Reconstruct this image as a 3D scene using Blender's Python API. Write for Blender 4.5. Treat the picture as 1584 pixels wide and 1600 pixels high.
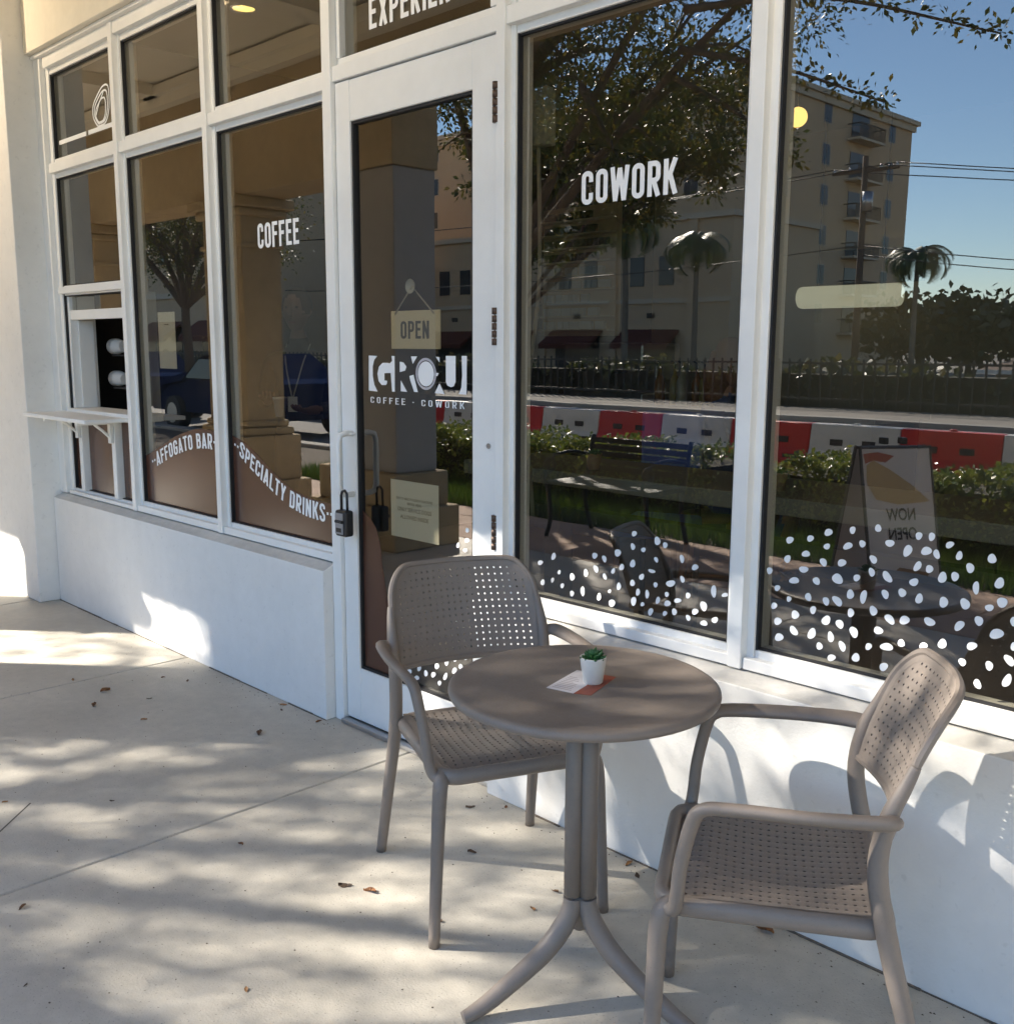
import bpy, math, random
import numpy as np
from mathutils import Vector, Matrix

for o in list(bpy.data.objects):
    bpy.data.objects.remove(o, do_unlink=True)
SC = bpy.context.scene
COL = SC.collection
rnd = random.Random(7)
R = math.radians

# ------------------------------------------------------------------ camera
cam_d = bpy.data.cameras.new('camera')
cam = bpy.data.objects.new('camera', cam_d)
COL.objects.link(cam)
SC.camera = cam
cam_d.sensor_fit = 'HORIZONTAL'
cam_d.sensor_width = 36.0
cam_d.lens = 36.0 * 1586 / 1584
cam_d.clip_start = 0.05
cam_d.clip_end = 2000
pitch, yaw, roll = R(9.20), R(45.436), R(0.28)
fw = Vector((-math.sin(yaw) * math.cos(pitch), math.cos(yaw) * math.cos(pitch), -math.sin(pitch)))
rt = Vector((math.cos(yaw), math.sin(yaw), 0))
up = rt.cross(fw)
r2 = rt * math.cos(roll) + up * math.sin(roll)
u2 = -rt * math.sin(roll) + up * math.cos(roll)
M = Matrix((r2, u2, -fw)).transposed().to_4x4()
M.translation = Vector((0, -2.21, 1.478))
cam.matrix_world = M

# ------------------------------------------------------------------ sky, sun, exposure
SUN_AZ = Vector((-0.75, -0.66, 0)).normalized()
SUN_EL = R(32.5)
world = bpy.data.worlds.new('World')
SC.world = world
world.use_nodes = True
wn = world.node_tree.nodes
wl = world.node_tree.links
wn.clear()
sky = wn.new('ShaderNodeTexSky')
sky.sky_type = 'NISHITA'
sky.sun_disc = False
sky.sun_elevation = SUN_EL
sky.sun_rotation = math.atan2(SUN_AZ.x, SUN_AZ.y)
sky.air_density = 1.0
sky.dust_density = 0.0
sky.ozone_density = 4.0
bg = wn.new('ShaderNodeBackground')
bg.inputs['Strength'].default_value = 0.10
wo = wn.new('ShaderNodeOutputWorld')
wl.new(sky.outputs[0], bg.inputs[0])
wl.new(bg.outputs[0], wo.inputs[0])

sun_d = bpy.data.lights.new('sun', 'SUN')
sun_d.energy = 5.0
sun_d.angle = R(0.53)
sun_d.color = (1.0, 0.93, 0.82)
sun = bpy.data.objects.new('sun', sun_d)
COL.objects.link(sun)
to_sun = (SUN_AZ * math.cos(SUN_EL) + Vector((0, 0, math.sin(SUN_EL))))
sun.rotation_euler = to_sun.to_track_quat('Z', 'Y').to_euler()
sun.location = (-8, -8, 9)

SC.view_settings.view_transform = 'Standard'
SC.view_settings.look = 'None'
SC.view_settings.gamma = 1.0
SC.view_settings.use_curve_mapping = False
SC.view_settings.exposure = 1.88
SC.view_settings.use_white_balance = True
SC.view_settings.white_balance_temperature = 6550
SC.cycles.max_bounces = 10
SC.cycles.diffuse_bounces = 5
SC.cycles.glossy_bounces = 4
SC.cycles.transmission_bounces = 4
SC.cycles.transparent_max_bounces = 24
SC.cycles.caustics_reflective = False
SC.cycles.caustics_refractive = False
SC.cycles.sample_clamp_indirect = 6.0
SC.cycles.use_denoising = True

# ------------------------------------------------------------------ materials
MATS = {}

def nt(m):
    m.use_nodes = True
    return m.node_tree.nodes, m.node_tree.links

def mat(name, col, rough=0.6, metal=0.0, var=0.0, scale=8.0, bump=0.0, bscale=60.0, emit=0.0, spec=0.5, detail=6.0, var2=0.0, scale2=0.7, col2=None, speck=0.0, sscale=220.0, rvar=0.0):
    """Principled with optional two-scale noise colour variation and fine bump, in object coordinates."""
    if name in MATS:
        return MATS[name]
    m = bpy.data.materials.new(name)
    n, l = nt(m)
    p = n['Principled BSDF']
    p.inputs['Base Color'].default_value = (*col, 1)
    p.inputs['Roughness'].default_value = rough
    p.inputs['Metallic'].default_value = metal
    p.inputs['Specular IOR Level'].default_value = spec
    if emit:
        p.inputs['Emission Color'].default_value = (*col, 1)
        p.inputs['Emission Strength'].default_value = emit
    geo = n.new('ShaderNodeNewGeometry')
    if var or var2:
        nz = n.new('ShaderNodeTexNoise')
        nz.inputs['Scale'].default_value = scale
        nz.inputs['Detail'].default_value = detail
        nz.inputs['Roughness'].default_value = 0.65
        l.new(geo.outputs['Position'], nz.inputs['Vector'])
        mr = n.new('ShaderNodeMapRange')
        mr.inputs[1].default_value = 0.3
        mr.inputs[2].default_value = 0.7
        mr.inputs[3].default_value = 1 - var
        mr.inputs[4].default_value = 1 + var * 0.6
        l.new(nz.outputs[0], mr.inputs[0])
        fac = mr.outputs[0]
        if var2:
            nz2 = n.new('ShaderNodeTexNoise')
            nz2.inputs['Scale'].default_value = scale2
            nz2.inputs['Detail'].default_value = 4
            l.new(geo.outputs['Position'], nz2.inputs['Vector'])
            mr2 = n.new('ShaderNodeMapRange')
            mr2.inputs[1].default_value = 0.3
            mr2.inputs[2].default_value = 0.7
            mr2.inputs[3].default_value = 1 - var2
            mr2.inputs[4].default_value = 1 + var2 * 0.5
            l.new(nz2.outputs[0], mr2.inputs[0])
            mm = n.new('ShaderNodeMath')
            mm.operation = 'MULTIPLY'
            l.new(fac, mm.inputs[0])
            l.new(mr2.outputs[0], mm.inputs[1])
            fac = mm.outputs[0]
        if speck:
            ns_ = n.new('ShaderNodeTexNoise'); ns_.inputs['Scale'].default_value = sscale; ns_.inputs['Detail'].default_value = 2.0
            l.new(geo.outputs['Position'], ns_.inputs['Vector'])
            mr3 = n.new('ShaderNodeMapRange'); mr3.inputs[1].default_value = 0.64; mr3.inputs[2].default_value = 0.72; mr3.inputs[3].default_value = 1.0; mr3.inputs[4].default_value = 1 - speck
            l.new(ns_.outputs[0], mr3.inputs[0])
            mm3 = n.new('ShaderNodeMath'); mm3.operation = 'MULTIPLY'; l.new(fac, mm3.inputs[0]); l.new(mr3.outputs[0], mm3.inputs[1]); fac = mm3.outputs[0]
        if rvar:
            mr4 = n.new('ShaderNodeMapRange'); mr4.inputs[1].default_value = 0.3; mr4.inputs[2].default_value = 0.7; mr4.inputs[3].default_value = rough - rvar; mr4.inputs[4].default_value = rough + rvar
            l.new(nz.outputs[0], mr4.inputs[0]); l.new(mr4.outputs[0], p.inputs['Roughness'])
        vm = n.new('ShaderNodeVectorMath')
        vm.operation = 'SCALE'
        if col2:
            mx = n.new('ShaderNodeMix')
            mx.data_type = 'RGBA'
            mx.inputs[6].default_value = (*col, 1)
            mx.inputs[7].default_value = (*col2, 1)
            l.new(nz.outputs[0], mx.inputs[0])
            l.new(mx.outputs[2], vm.inputs[0])
        else:
            vm.inputs[0].default_value = col
        l.new(fac, vm.inputs['Scale'])
        l.new(vm.outputs[0], p.inputs['Base Color'])
    if bump:
        nb = n.new('ShaderNodeTexNoise')
        nb.inputs['Scale'].default_value = bscale
        nb.inputs['Detail'].default_value = 5
        l.new(geo.outputs['Position'], nb.inputs['Vector'])
        bp = n.new('ShaderNodeBump')
        bp.inputs['Strength'].default_value = bump
        bp.inputs['Distance'].default_value = 0.01
        l.new(nb.outputs[0], bp.inputs['Height'])
        l.new(bp.outputs[0], p.inputs['Normal'])
    MATS[name] = m
    return m

def leaf_mat(name, cols, trans=0.35, rough=0.45):
    m = bpy.data.materials.new(name)
    n, l = nt(m)
    p = n['Principled BSDF']
    p.inputs['Roughness'].default_value = rough
    geo = n.new('ShaderNodeNewGeometry')
    cr = n.new('ShaderNodeValToRGB')
    e = cr.color_ramp.elements
    e[0].color = (*cols[0], 1)
    e[1].color = (*cols[-1], 1)
    for i, c in enumerate(cols[1:-1]):
        k = e.new((i + 1) / (len(cols) - 1))
        k.color = (*c, 1)
    l.new(geo.outputs['Random Per Island'], cr.inputs[0])
    l.new(cr.outputs[0], p.inputs['Base Color'])
    tr = n.new('ShaderNodeBsdfTranslucent')
    l.new(cr.outputs[0], tr.inputs[0])
    mx = n.new('ShaderNodeMixShader')
    mx.inputs[0].default_value = trans
    out = n['Material Output']
    l.new(p.outputs[0], mx.inputs[1])
    l.new(tr.outputs[0], mx.inputs[2])
    l.new(mx.outputs[0], out.inputs[0])
    MATS[name] = m
    return m

def glass_mat(name, f0=0.175, tint=(0.70, 0.675, 0.615), reflect=True):
    """Thin coated pane: Schlick reflection over a tinted transparent body."""
    m = bpy.data.materials.new(name)
    n, l = nt(m)
    n.remove(n['Principled BSDF'])
    out = n['Material Output']
    t = n.new('ShaderNodeBsdfTransparent')
    t.inputs[0].default_value = (*tint, 1)
    if not reflect:
        l.new(t.outputs[0], out.inputs[0])
        MATS[name] = m
        return m
    g = n.new('ShaderNodeBsdfGlossy')
    g.inputs['Roughness'].default_value = 0.0
    g.inputs['Color'].default_value = (1, 0.98, 0.95, 1)
    geo = n.new('ShaderNodeNewGeometry')
    dt = n.new('ShaderNodeVectorMath')
    dt.operation = 'DOT_PRODUCT'
    l.new(geo.outputs['Normal'], dt.inputs[0])
    l.new(geo.outputs['Incoming'], dt.inputs[1])
    ab = n.new('ShaderNodeMath'); ab.operation = 'ABSOLUTE'
    l.new(dt.outputs['Value'], ab.inputs[0])
    s = n.new('ShaderNodeMath'); s.operation = 'SUBTRACT'; s.inputs[0].default_value = 1.0
    l.new(ab.outputs[0], s.inputs[1])
    pw = n.new('ShaderNodeMath'); pw.operation = 'POWER'; pw.inputs[1].default_value = 5.0
    l.new(s.outputs[0], pw.inputs[0])
    ma = n.new('ShaderNodeMath'); ma.operation = 'MULTIPLY_ADD'
    ma.inputs[1].default_value = 1 - f0
    ma.inputs[2].default_value = f0
    l.new(pw.outputs[0], ma.inputs[0])
    # rolled-glass waviness, very slight
    nz = n.new('ShaderNodeTexNoise'); nz.inputs['Scale'].default_value = 2.2; nz.inputs['Detail'].default_value = 1.0
    l.new(geo.outputs['Position'], nz.inputs['Vector'])
    bp = n.new('ShaderNodeBump'); bp.inputs['Strength'].default_value = 0.012; bp.inputs['Distance'].default_value = 0.02
    l.new(nz.outputs[0], bp.inputs['Height'])
    l.new(bp.outputs[0], g.inputs['Normal'])
    mx = n.new('ShaderNodeMixShader')
    l.new(ma.outputs[0], mx.inputs[0])
    l.new(t.outputs[0], mx.inputs[1])
    l.new(g.outputs[0], mx.inputs[2])
    df = n.new('ShaderNodeBsdfDiffuse'); df.inputs[0].default_value = (.55, .52, .47, 1)
    sm = n.new('ShaderNodeTexNoise'); sm.inputs['Scale'].default_value = 3.2; sm.inputs['Detail'].default_value = 7; sm.inputs['Distortion'].default_value = 1.2
    l.new(geo.outputs['Position'], sm.inputs['Vector'])
    mr = n.new('ShaderNodeMapRange'); mr.inputs[1].default_value = 0.35; mr.inputs[2].default_value = 0.75; mr.inputs[3].default_value = 0.004; mr.inputs[4].default_value = 0.011
    l.new(sm.outputs[0], mr.inputs[0])
    mx2 = n.new('ShaderNodeMixShader')
    l.new(mr.outputs[0], mx2.inputs[0]); l.new(mx.outputs[0], mx2.inputs[1]); l.new(df.outputs[0], mx2.inputs[2])
    l.new(mx2.outputs[0], out.inputs[0])
    MATS[name] = m
    return m

# ------------------------------------------------------------------ mesh helpers
class MB:
    def __init__(s):
        s.v = []; s.f = []; s.mi = []; s.sm = []
    def add(s, vs, fs, mi=0, smooth=False):
        b = len(s.v)
        s.v += [tuple(v) for v in vs]
        s.f += [tuple(i + b for i in f) for f in fs]
        s.mi += [mi] * len(fs)
        s.sm += [smooth] * len(fs)
        return s
    def box(s, x0, y0, z0, x1, y1, z1, mi=0):
        x0, x1 = min(x0, x1), max(x0, x1); y0, y1 = min(y0, y1), max(y0, y1); z0, z1 = min(z0, z1), max(z0, z1)
        return s.add([(x0, y0, z0), (x1, y0, z0), (x1, y1, z0), (x0, y1, z0), (x0, y0, z1), (x1, y0, z1), (x1, y1, z1), (x0, y1, z1)],
                     [(0, 3, 2, 1), (4, 5, 6, 7), (0, 1, 5, 4), (1, 2, 6, 5), (2, 3, 7, 6), (3, 0, 4, 7)], mi)
    def obox(s, c, size, mx, mi=0):
        hx, hy, hz = [k / 2 for k in size]
        vs = [Vector(c) + mx @ Vector((sx * hx, sy * hy, sz * hz)) for sz in (-1, 1) for sx, sy in ((-1, -1), (1, -1), (1, 1), (-1, 1))]
        return s.add(vs, [(0, 3, 2, 1), (4, 5, 6, 7), (0, 1, 5, 4), (1, 2, 6, 5), (2, 3, 7, 6), (3, 0, 4, 7)], mi)
    def tube(s, path, r, n=10, cap=True, mi=0, squash=None, closed=False):
        P = [Vector(p) for p in path]
        m = len(P)
        rr = r if isinstance(r, (list, tuple)) else [r] * m
        T = []
        for i in range(m):
            if closed:
                t = P[(i + 1) % m] - P[i - 1]
            else:
                t = P[min(i + 1, m - 1)] - P[max(i - 1, 0)]
            T.append(t.normalized())
        ref = Vector((0, 0, 1)) if abs(T[0].z) < 0.9 else Vector((1, 0, 0))
        u = T[0].cross(ref).normalized()
        rings = []
        for i in range(m):
            u = (u - T[i] * u.dot(T[i])).normalized()
            w = T[i].cross(u)
            q = 1.0 if squash is None else (squash[i] if isinstance(squash, (list, tuple)) else squash)
            rings.append([P[i] + (u * math.cos(2 * math.pi * k / n) * rr[i] * q + w * math.sin(2 * math.pi * k / n) * rr[i]) for k in range(n)])
        vs = [v for rg in rings for v in rg]
        fs = []
        for i in range(m if closed else m - 1):
            j = (i + 1) % m
            for k in range(n):
                fs.append((i * n + k, i * n + (k + 1) % n, j * n + (k + 1) % n, j * n + k))
        b = len(s.v)
        s.add(vs, fs, mi, True)
        if cap and not closed:
            s.add([], [], mi)
            s.f.append(tuple(b + k for k in reversed(range(n)))); s.mi.append(mi); s.sm.append(False)
            s.f.append(tuple(b + (m - 1) * n + k for k in range(n))); s.mi.append(mi); s.sm.append(False)
        return s
    def lathe(s, prof, n=24, c=(0, 0, 0), mi=0, smooth=True):
        vs = []; fs = []
        for (r, z) in prof:
            for k in range(n):
                a = 2 * math.pi * k / n
                vs.append((c[0] + r * math.cos(a), c[1] + r * math.sin(a), c[2] + z))
        for i in range(len(prof) - 1):
            for k in range(n):
                fs.append((i * n + k, i * n + (k + 1) % n, (i + 1) * n + (k + 1) % n, (i + 1) * n + k))
        return s.add(vs, fs, mi, smooth)
    def prism_y(s, poly, y0, y1, mi=0):
        """polygon in (x,z), counter-clockwise seen from -y, extruded y0..y1 (y0 is the front)."""
        n = len(poly)
        vs = [(x, y0, z) for x, z in poly] + [(x, y1, z) for x, z in poly]
        fs = [tuple(range(n)), tuple(range(2 * n - 1, n - 1, -1))]
        fs += [(i, i + n, (i + 1) % n + n, (i + 1) % n) for i in range(n)]
        return s.add(vs, fs, mi)
    def build(s, name, m, parent=None, bevel=0.0, seg=2, loc=None):
        me = bpy.data.meshes.new(name)
        me.from_pydata(s.v, [], s.f)
        ms = m if isinstance(m, (list, tuple)) else [m]
        for q in ms:
            me.materials.append(q)
        me.polygons.foreach_set('material_index', s.mi)
        me.polygons.foreach_set('use_smooth', s.sm)
        me.update()
        return link(name, me, parent, bevel, seg)

def link(name, me, parent=None, bevel=0.0, seg=2):
    o = bpy.data.objects.new(name, me)
    COL.objects.link(o)
    if parent is not None:
        o.parent = parent
        if parent.get('_world'):
            o.matrix_parent_inverse = Matrix.Translation(-Vector(parent.location))
    if bevel:
        b = o.modifiers.new('bevel', 'BEVEL')
        b.width = bevel; b.segments = seg; b.limit_method = 'ANGLE'; b.angle_limit = R(40)
    return o

def tag(o, label=None, cat=None, group=None, kind=None):
    if label: o['label'] = label
    if cat: o['category'] = cat
    if group: o['group'] = group
    if kind: o['kind'] = kind
    return o

def thing(name, label, cat, loc=(0, 0, 0), rz=0.0, group=None, world_coords=False):
    o = bpy.data.objects.new(name, None)
    COL.objects.link(o)
    o.empty_display_size = 0.1
    o.location = loc
    o.rotation_euler = (0, 0, rz)
    if world_coords:
        o['_world'] = 1
    return tag(o, label, cat, group)

def copy_tree(o, parent=None):
    c = o.copy(); COL.objects.link(c)
    if parent is not None:
        c.parent = parent
    for ch in list(o.children):
        copy_tree(ch, c)
    return c

def mesh_np(name, V, F, m, parent=None, mi=None, smooth=False):
    me = bpy.data.meshes.new(name)
    me.vertices.add(len(V)); me.vertices.foreach_set('co', np.asarray(V, dtype=np.float32).ravel())
    F = np.asarray(F, dtype=np.int32); k = F.shape[1]
    me.loops.add(F.size); me.loops.foreach_set('vertex_index', F.ravel())
    me.polygons.add(len(F)); me.polygons.foreach_set('loop_start', np.arange(0, F.size, k, dtype=np.int32))
    me.polygons.foreach_set('loop_total', np.full(len(F), k, dtype=np.int32))
    ms = m if isinstance(m, (list, tuple)) else [m]
    for q in ms: me.materials.append(q)
    me.update(calc_edges=True)
    if smooth: me.polygons.foreach_set('use_smooth', np.ones(len(F), dtype=bool))
    return link(name, me, parent)

def leaf_cloud(P, size, seed=0, up=0.3, aspect=0.5):
    """small rhombic leaves (two triangles folded along the midrib) at points P -> V, F"""
    g = np.random.default_rng(seed)
    n = len(P)
    d = g.normal(size=(n, 3)); d[:, 2] -= 0.2
    d /= np.linalg.norm(d, axis=1)[:, None]
    q = g.normal(size=(n, 3)); q[:, 2] += up * 2
    nrm = q - (q * d).sum(1)[:, None] * d
    nrm /= np.linalg.norm(nrm, axis=1)[:, None] + 1e-9
    sdir = np.cross(d, nrm)
    L = size * g.uniform(0.65, 1.25, n)[:, None]
    W = L * aspect
    V = np.empty((n, 4, 3))
    V[:, 0] = P - d * L * 0.5
    V[:, 1] = P + sdir * W * 0.5 + nrm * W * 0.15
    V[:, 2] = P + d * L * 0.5
    V[:, 3] = P - sdir * W * 0.5 + nrm * W * 0.15
    F = np.arange(n * 4).reshape(n, 4)
    return V.reshape(-1, 3), F

# ------------------------------------------------------------------ condensed sign lettering
ST = 0.15
def _arc(cx, cy, r, a0, a1, n=5):
    return [(cx + r * math.cos(R(a0 + (a1 - a0) * i / n)), cy + r * math.sin(R(a0 + (a1 - a0) * i / n))) for i in range(n + 1)]
def _glyphs():
    h = ST / 2; w = 0.42; L, Rr, B, T = h, w - h, h, 1 - h; r = 0.125
    G = {}
    tl = _arc(L + r, T - r, r, 90, 180); bl = _arc(L + r, B + r, r, 180, 270)
    br = _arc(Rr - r, B + r, r, 270, 360); tr = _arc(Rr - r, T - r, r, 0, 90)
    G['C'] = (w, [[(Rr, .66)] + tr + tl + bl + br + [(Rr, .34)]])
    G['O'] = (w, [tr + tl + bl + br + [tr[0]]])
    G['G'] = (w, [[(Rr, .68)] + tr + tl + bl + br + [(Rr, .48), (w * .45, .48)]])
    G['U'] = (w, [[(L, 1)] + bl + br + [(Rr, 1)]])
    G['F'] = (.38, [[(L, 0), (L, 1)], [(L + h, T), (.38, T)], [(L + h, .53), (.34, .53)]])
    G['E'] = (.38, [[(L, 0), (L, 1)], [(L + h, T), (.38, T)], [(L + h, .53), (.34, .53)], [(L + h, B), (.38, B)]])
    G['L'] = (.36, [[(L, 0), (L, 1)], [(L + h, B), (.36, B)]])
    G['I'] = (ST, [[(h, 0), (h, 1)]])
    G['T'] = (.38, [[(0, T), (.38, T)], [(.19, 0), (.19, 1 - ST)]])
    bowl = _arc(Rr - r, T - r, r, 90, 0) + _arc(Rr - r, .45 + r, r, 0, -90)
    G['P'] = (.41, [[(L, 0), (L, 1)], [(L + h, T)] + bowl + [(L + h, .45)]])
    G['R'] = (.42, [[(L, 0), (L, 1)], [(L + h, T)] + bowl + [(L + h, .45)], [(w * .5, .42), (Rr + .01, 0)]])
    lowb = _arc(Rr - r, .53 - r, r, 90, 0) + _arc(Rr - r, B + r, r, 0, -90)
    bw2 = _arc(Rr - r - .02, T - r, r, 90, 0) + _arc(Rr - r - .02, .53 + r, r, 0, -90)
    G['B'] = (.42, [[(L, 0), (L, 1)], [(L + h, T)] + bw2 + [(L + h, .53)], [(L + h, .53)] + lowb + [(L + h, B)]])
    G['D'] = (w, [[(L, 0), (L, 1)], [(L + h, T)] + _arc(Rr - r, T - r, r, 90, 0) + _arc(Rr - r, B + r, r, 0, -90) + [(L + h, B)]])
    G['N'] = (.44, [[(h, 0), (h, 1)], [(.44 - h, 0), (.44 - h, 1)], [(h, 1), (.44 - h, 0)]])
    G['A'] = (.44, [[(h * .8, 0), (.22, 1)], [(.22, 1), (.44 - h * .8, 0)], [(.13, .24), (.31, .24)]])
    G['W'] = (.64, [[(h * .8, 1), (.17, 0)], [(.17, 0), (.32, .95)], [(.32, .95), (.47, 0)], [(.47, 0), (.64 - h * .8, 1)]])
    G['X'] = (.42, [[(h, 0), (.42 - h, 1)], [(h, 1), (.42 - h, 0)]])
    G['K'] = (.43, [[(L, 0), (L, 1)], [(L + h, .42), (.43 - h * .8, 1)], [(.2, .58), (.43 - h * .6, 0)]])
    G['Y'] = (.42, [[(h * .8, 1), (.21, .45)], [(.42 - h * .8, 1), (.21, .45)], [(.21, .45), (.21, 0)]])
    G['S'] = (w, [[(Rr, .70)] + _arc(Rr - r, T - r, r, 0, 90) + _arc(L + r, T - r, r, 90, 180) + [(L, .68), (Rr, .34)] + _arc(Rr - r, B + r, r, 0, -90) + _arc(L + r, B + r, r, 270, 180) + [(L, .30)]])
    G[' '] = (.2, [])
    G['.'] = (.16, [[(.02, .5), (.15, .5)]])
    return G
GLY = _glyphs()

def stroke_quads(mb, pts, w, fn, y, cnt):
    n = len(pts)
    P = [Vector(p) for p in pts]
    closed = (P[0] - P[-1]).length < 1e-6
    left = []; right = []
    for i in range(n):
        if closed:
            a = P[i - 1] if i > 0 else P[-2]
            b = P[i + 1] if i < n - 1 else P[1]
        else:
            a = P[max(i - 1, 0)]; b = P[min(i + 1, n - 1)]
        d0 = (P[i] - a).normalized() if (P[i] - a).length > 1e-9 else None
        d1 = (b - P[i]).normalized() if (b - P[i]).length > 1e-9 else None
        if d0 is None: d0 = d1
        if d1 is None: d1 = d0
        t = (d0 + d1).normalized()
        nn = Vector((-t.y, t.x))
        k = 1 / max(0.5, nn.dot(Vector((-d1.y, d1.x))))
        left.append(P[i] + nn * w / 2 * k); right.append(P[i] - nn * w / 2 * k)
    vs = []; fs = []
    yy = y - 0.00012 * cnt
    for i in range(n):
        a = fn(*left[i]); b = fn(*right[i])
        vs += [(a[0], yy, a[1]), (b[0], yy, b[1])]
    for i in range(n - 1):
        fs.append((2 * i, 2 * i + 1, 2 * i + 3, 2 * i + 2))
    mb.add(vs, fs)

def text_width(t, gap=0.1):
    return sum(GLY[c][0] for c in t) + gap * (len(t) - 1)

def lettering(t, fn, y, gap=0.1, stroke=None):
    mb = MB(); x = 0.0
    for c in t:
        w, strokes = GLY[c]
        for k, s in enumerate(strokes):
            stroke_quads(mb, s, stroke or ST, (lambda x0: (lambda u, v: fn(x0 + u, v)))(x), y, k + 1)
        x += w + gap
    return mb

def straight(x0, x1, z0, z1, t, gap=0.1):
    W = text_width(t, gap)
    return lambda u, v: (x0 + (x1 - x0) * u / W, z0 + (z1 - z0) * v)

def along(curve, h, t, gap=0.12):
    """letters standing on a polyline baseline (x,z), upright to it"""
    W = text_width(t, gap)
    P = [Vector(c) for c in curve]
    S = [0]
    for a, b in zip(P, P[1:]): S.append(S[-1] + (b - a).length)
    def base(s):
        s = min(max(s, 0), S[-1] - 1e-6)
        for i in range(len(P) - 1):
            if s <= S[i + 1]:
                return P[i].lerp(P[i + 1], (s - S[i]) / (S[i + 1] - S[i]))
        return P[-1]
    def fn(u, v):
        s = u / W * S[-1]
        p = base(s); d = (base(s + .03) - base(s - .03)).normalized()
        return (p.x - d.y * v * h * 0.55, p.y + d.x * v * h)
    return fn

# ------------------------------------------------------------------ measured tables (metres)
DOTS_B = [(-1.312,0.995,0.0117,0.0079,-2.7), (-1.255,1.007,0.0091,0.0081,-2.7), (-1.207,1.029,0.0114,0.0084,-2.8), (-1.209,0.993,0.0085,0.0076,-2.6), (-1.265,0.966,0.0109,0.0083,-2.9), (-1.316,0.945,0.0114,0.0082,-2.2), (-1.216,0.952,0.0103,0.0091,2.1), (-1.366,0.906,0.0092,0.0082,-2.3), (-1.269,0.925,0.0121,0.0088,-3.0), (-1.294,0.892,0.0134,0.0088,-2.9), (-1.232,0.901,0.0108,0.0088,2.2), (-1.341,0.864,0.0085,0.0075,-2.5), (-1.306,0.841,0.0075,0.0066,-2.4), (-1.252,0.856,0.0097,0.0094,1.9), (-1.348,0.815,0.0093,0.0081,-2.3), (-1.286,0.803,0.0114,0.0106,-3.1), (-1.335,0.776,0.0110,0.0098,-2.7), (-1.329,0.734,0.0133,0.0099,-2.8), (-1.144,1.043,0.0089,0.0079,1.3), (-1.154,1.002,0.0124,0.0083,-2.6), (-1.117,1.013,0.0092,0.0078,1.4), (-1.167,0.958,0.0112,0.0092,-2.8), (-1.080,1.056,0.0088,0.0083,1.0), (-1.049,1.024,0.0106,0.0089,-3.0), (-1.087,0.979,0.0103,0.0088,2.3), (-1.176,0.916,0.0152,0.0119,2.5), (-1.126,0.927,0.0091,0.0082,-2.5), (-1.089,0.947,0.0109,0.0075,1.7), (-1.050,0.942,0.0144,0.0096,2.3), (-0.981,1.051,0.0087,0.0083,-1.9), (-0.951,1.053,0.0106,0.0070,1.3), (-0.909,1.040,0.0097,0.0073,-2.6), (-0.961,1.018,0.0131,0.0094,-2.9), (-0.937,1.014,0.0105,0.0076,1.9), (-0.886,1.018,0.0101,0.0074,1.3), (-1.005,1.012,0.0160,0.0089,1.1), (-0.979,0.979,0.0130,0.0077,1.0), (-0.951,0.977,0.0093,0.0087,-2.7), (-0.985,0.940,0.0106,0.0093,-2.6), (-0.920,0.962,0.0126,0.0100,1.3), (-0.892,0.969,0.0113,0.0082,1.4), (-0.860,0.994,0.0108,0.0093,1.6), (-0.815,1.022,0.0103,0.0096,1.0), (-0.844,0.951,0.0141,0.0074,1.6), (-0.795,0.970,0.0124,0.0099,1.2), (-0.786,0.928,0.0121,0.0105,-2.6), (-0.913,0.905,0.0122,0.0104,1.3), (-0.865,0.910,0.0130,0.0105,1.7), (-0.812,0.911,0.0090,0.0080,-2.8), (-0.970,0.903,0.0118,0.0089,1.3), (-1.011,0.910,0.0106,0.0092,1.3), (-1.052,0.899,0.0110,0.0087,1.9), (-1.140,0.883,0.0122,0.0093,1.2), (-1.106,0.883,0.0164,0.0086,1.4), (-1.173,0.860,0.0144,0.0103,2.5), (-1.203,0.854,0.0112,0.0082,1.8), (-1.136,0.837,0.0107,0.0088,1.3), (-1.079,0.853,0.0121,0.0095,1.6), (-1.237,0.825,0.0102,0.0084,1.3), (-1.200,0.805,0.0130,0.0108,0.9), (-1.163,0.803,0.0120,0.0095,2.0), (-1.125,0.790,0.0135,0.0109,1.9), (-1.237,0.763,0.0160,0.0098,1.0), (-1.288,0.760,0.0129,0.0102,2.4), (-1.185,0.765,0.0129,0.0090,1.7), (-1.214,0.735,0.0099,0.0084,1.0), (-1.180,0.712,0.0113,0.0085,-2.7), (-1.153,0.748,0.0137,0.0085,1.9), (-1.116,0.727,0.0109,0.0102,-2.1), (-1.085,0.762,0.0091,0.0078,-2.2), (-1.063,0.807,0.0121,0.0087,3.1), (-1.037,0.840,0.0136,0.0098,2.4), (-1.001,0.845,0.0130,0.0099,-2.8), (-0.942,0.853,0.0125,0.0100,2.9), (-1.040,0.771,0.0154,0.0096,-3.0), (-1.005,0.788,0.0095,0.0086,0.6), (-1.044,0.720,0.0116,0.0094,-2.4), (-0.952,0.793,0.0105,0.0073,-2.8), (-0.909,0.807,0.0113,0.0100,-2.0), (-0.874,0.857,0.0135,0.0090,-2.2), (-0.832,0.877,0.0116,0.0089,1.6), (-0.843,0.816,0.0116,0.0091,-2.7), (-0.792,0.855,0.0161,0.0107,-2.8), (-0.759,0.890,0.0104,0.0070,1.6), (-0.754,0.834,0.0092,0.0070,1.5), (-0.861,0.774,0.0094,0.0080,1.7), (-0.802,0.779,0.0104,0.0086,1.6), (-0.761,0.801,0.0141,0.0085,2.2), (-0.824,0.731,0.0107,0.0084,2.0), (-0.762,0.754,0.0155,0.0090,1.2)]
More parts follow.
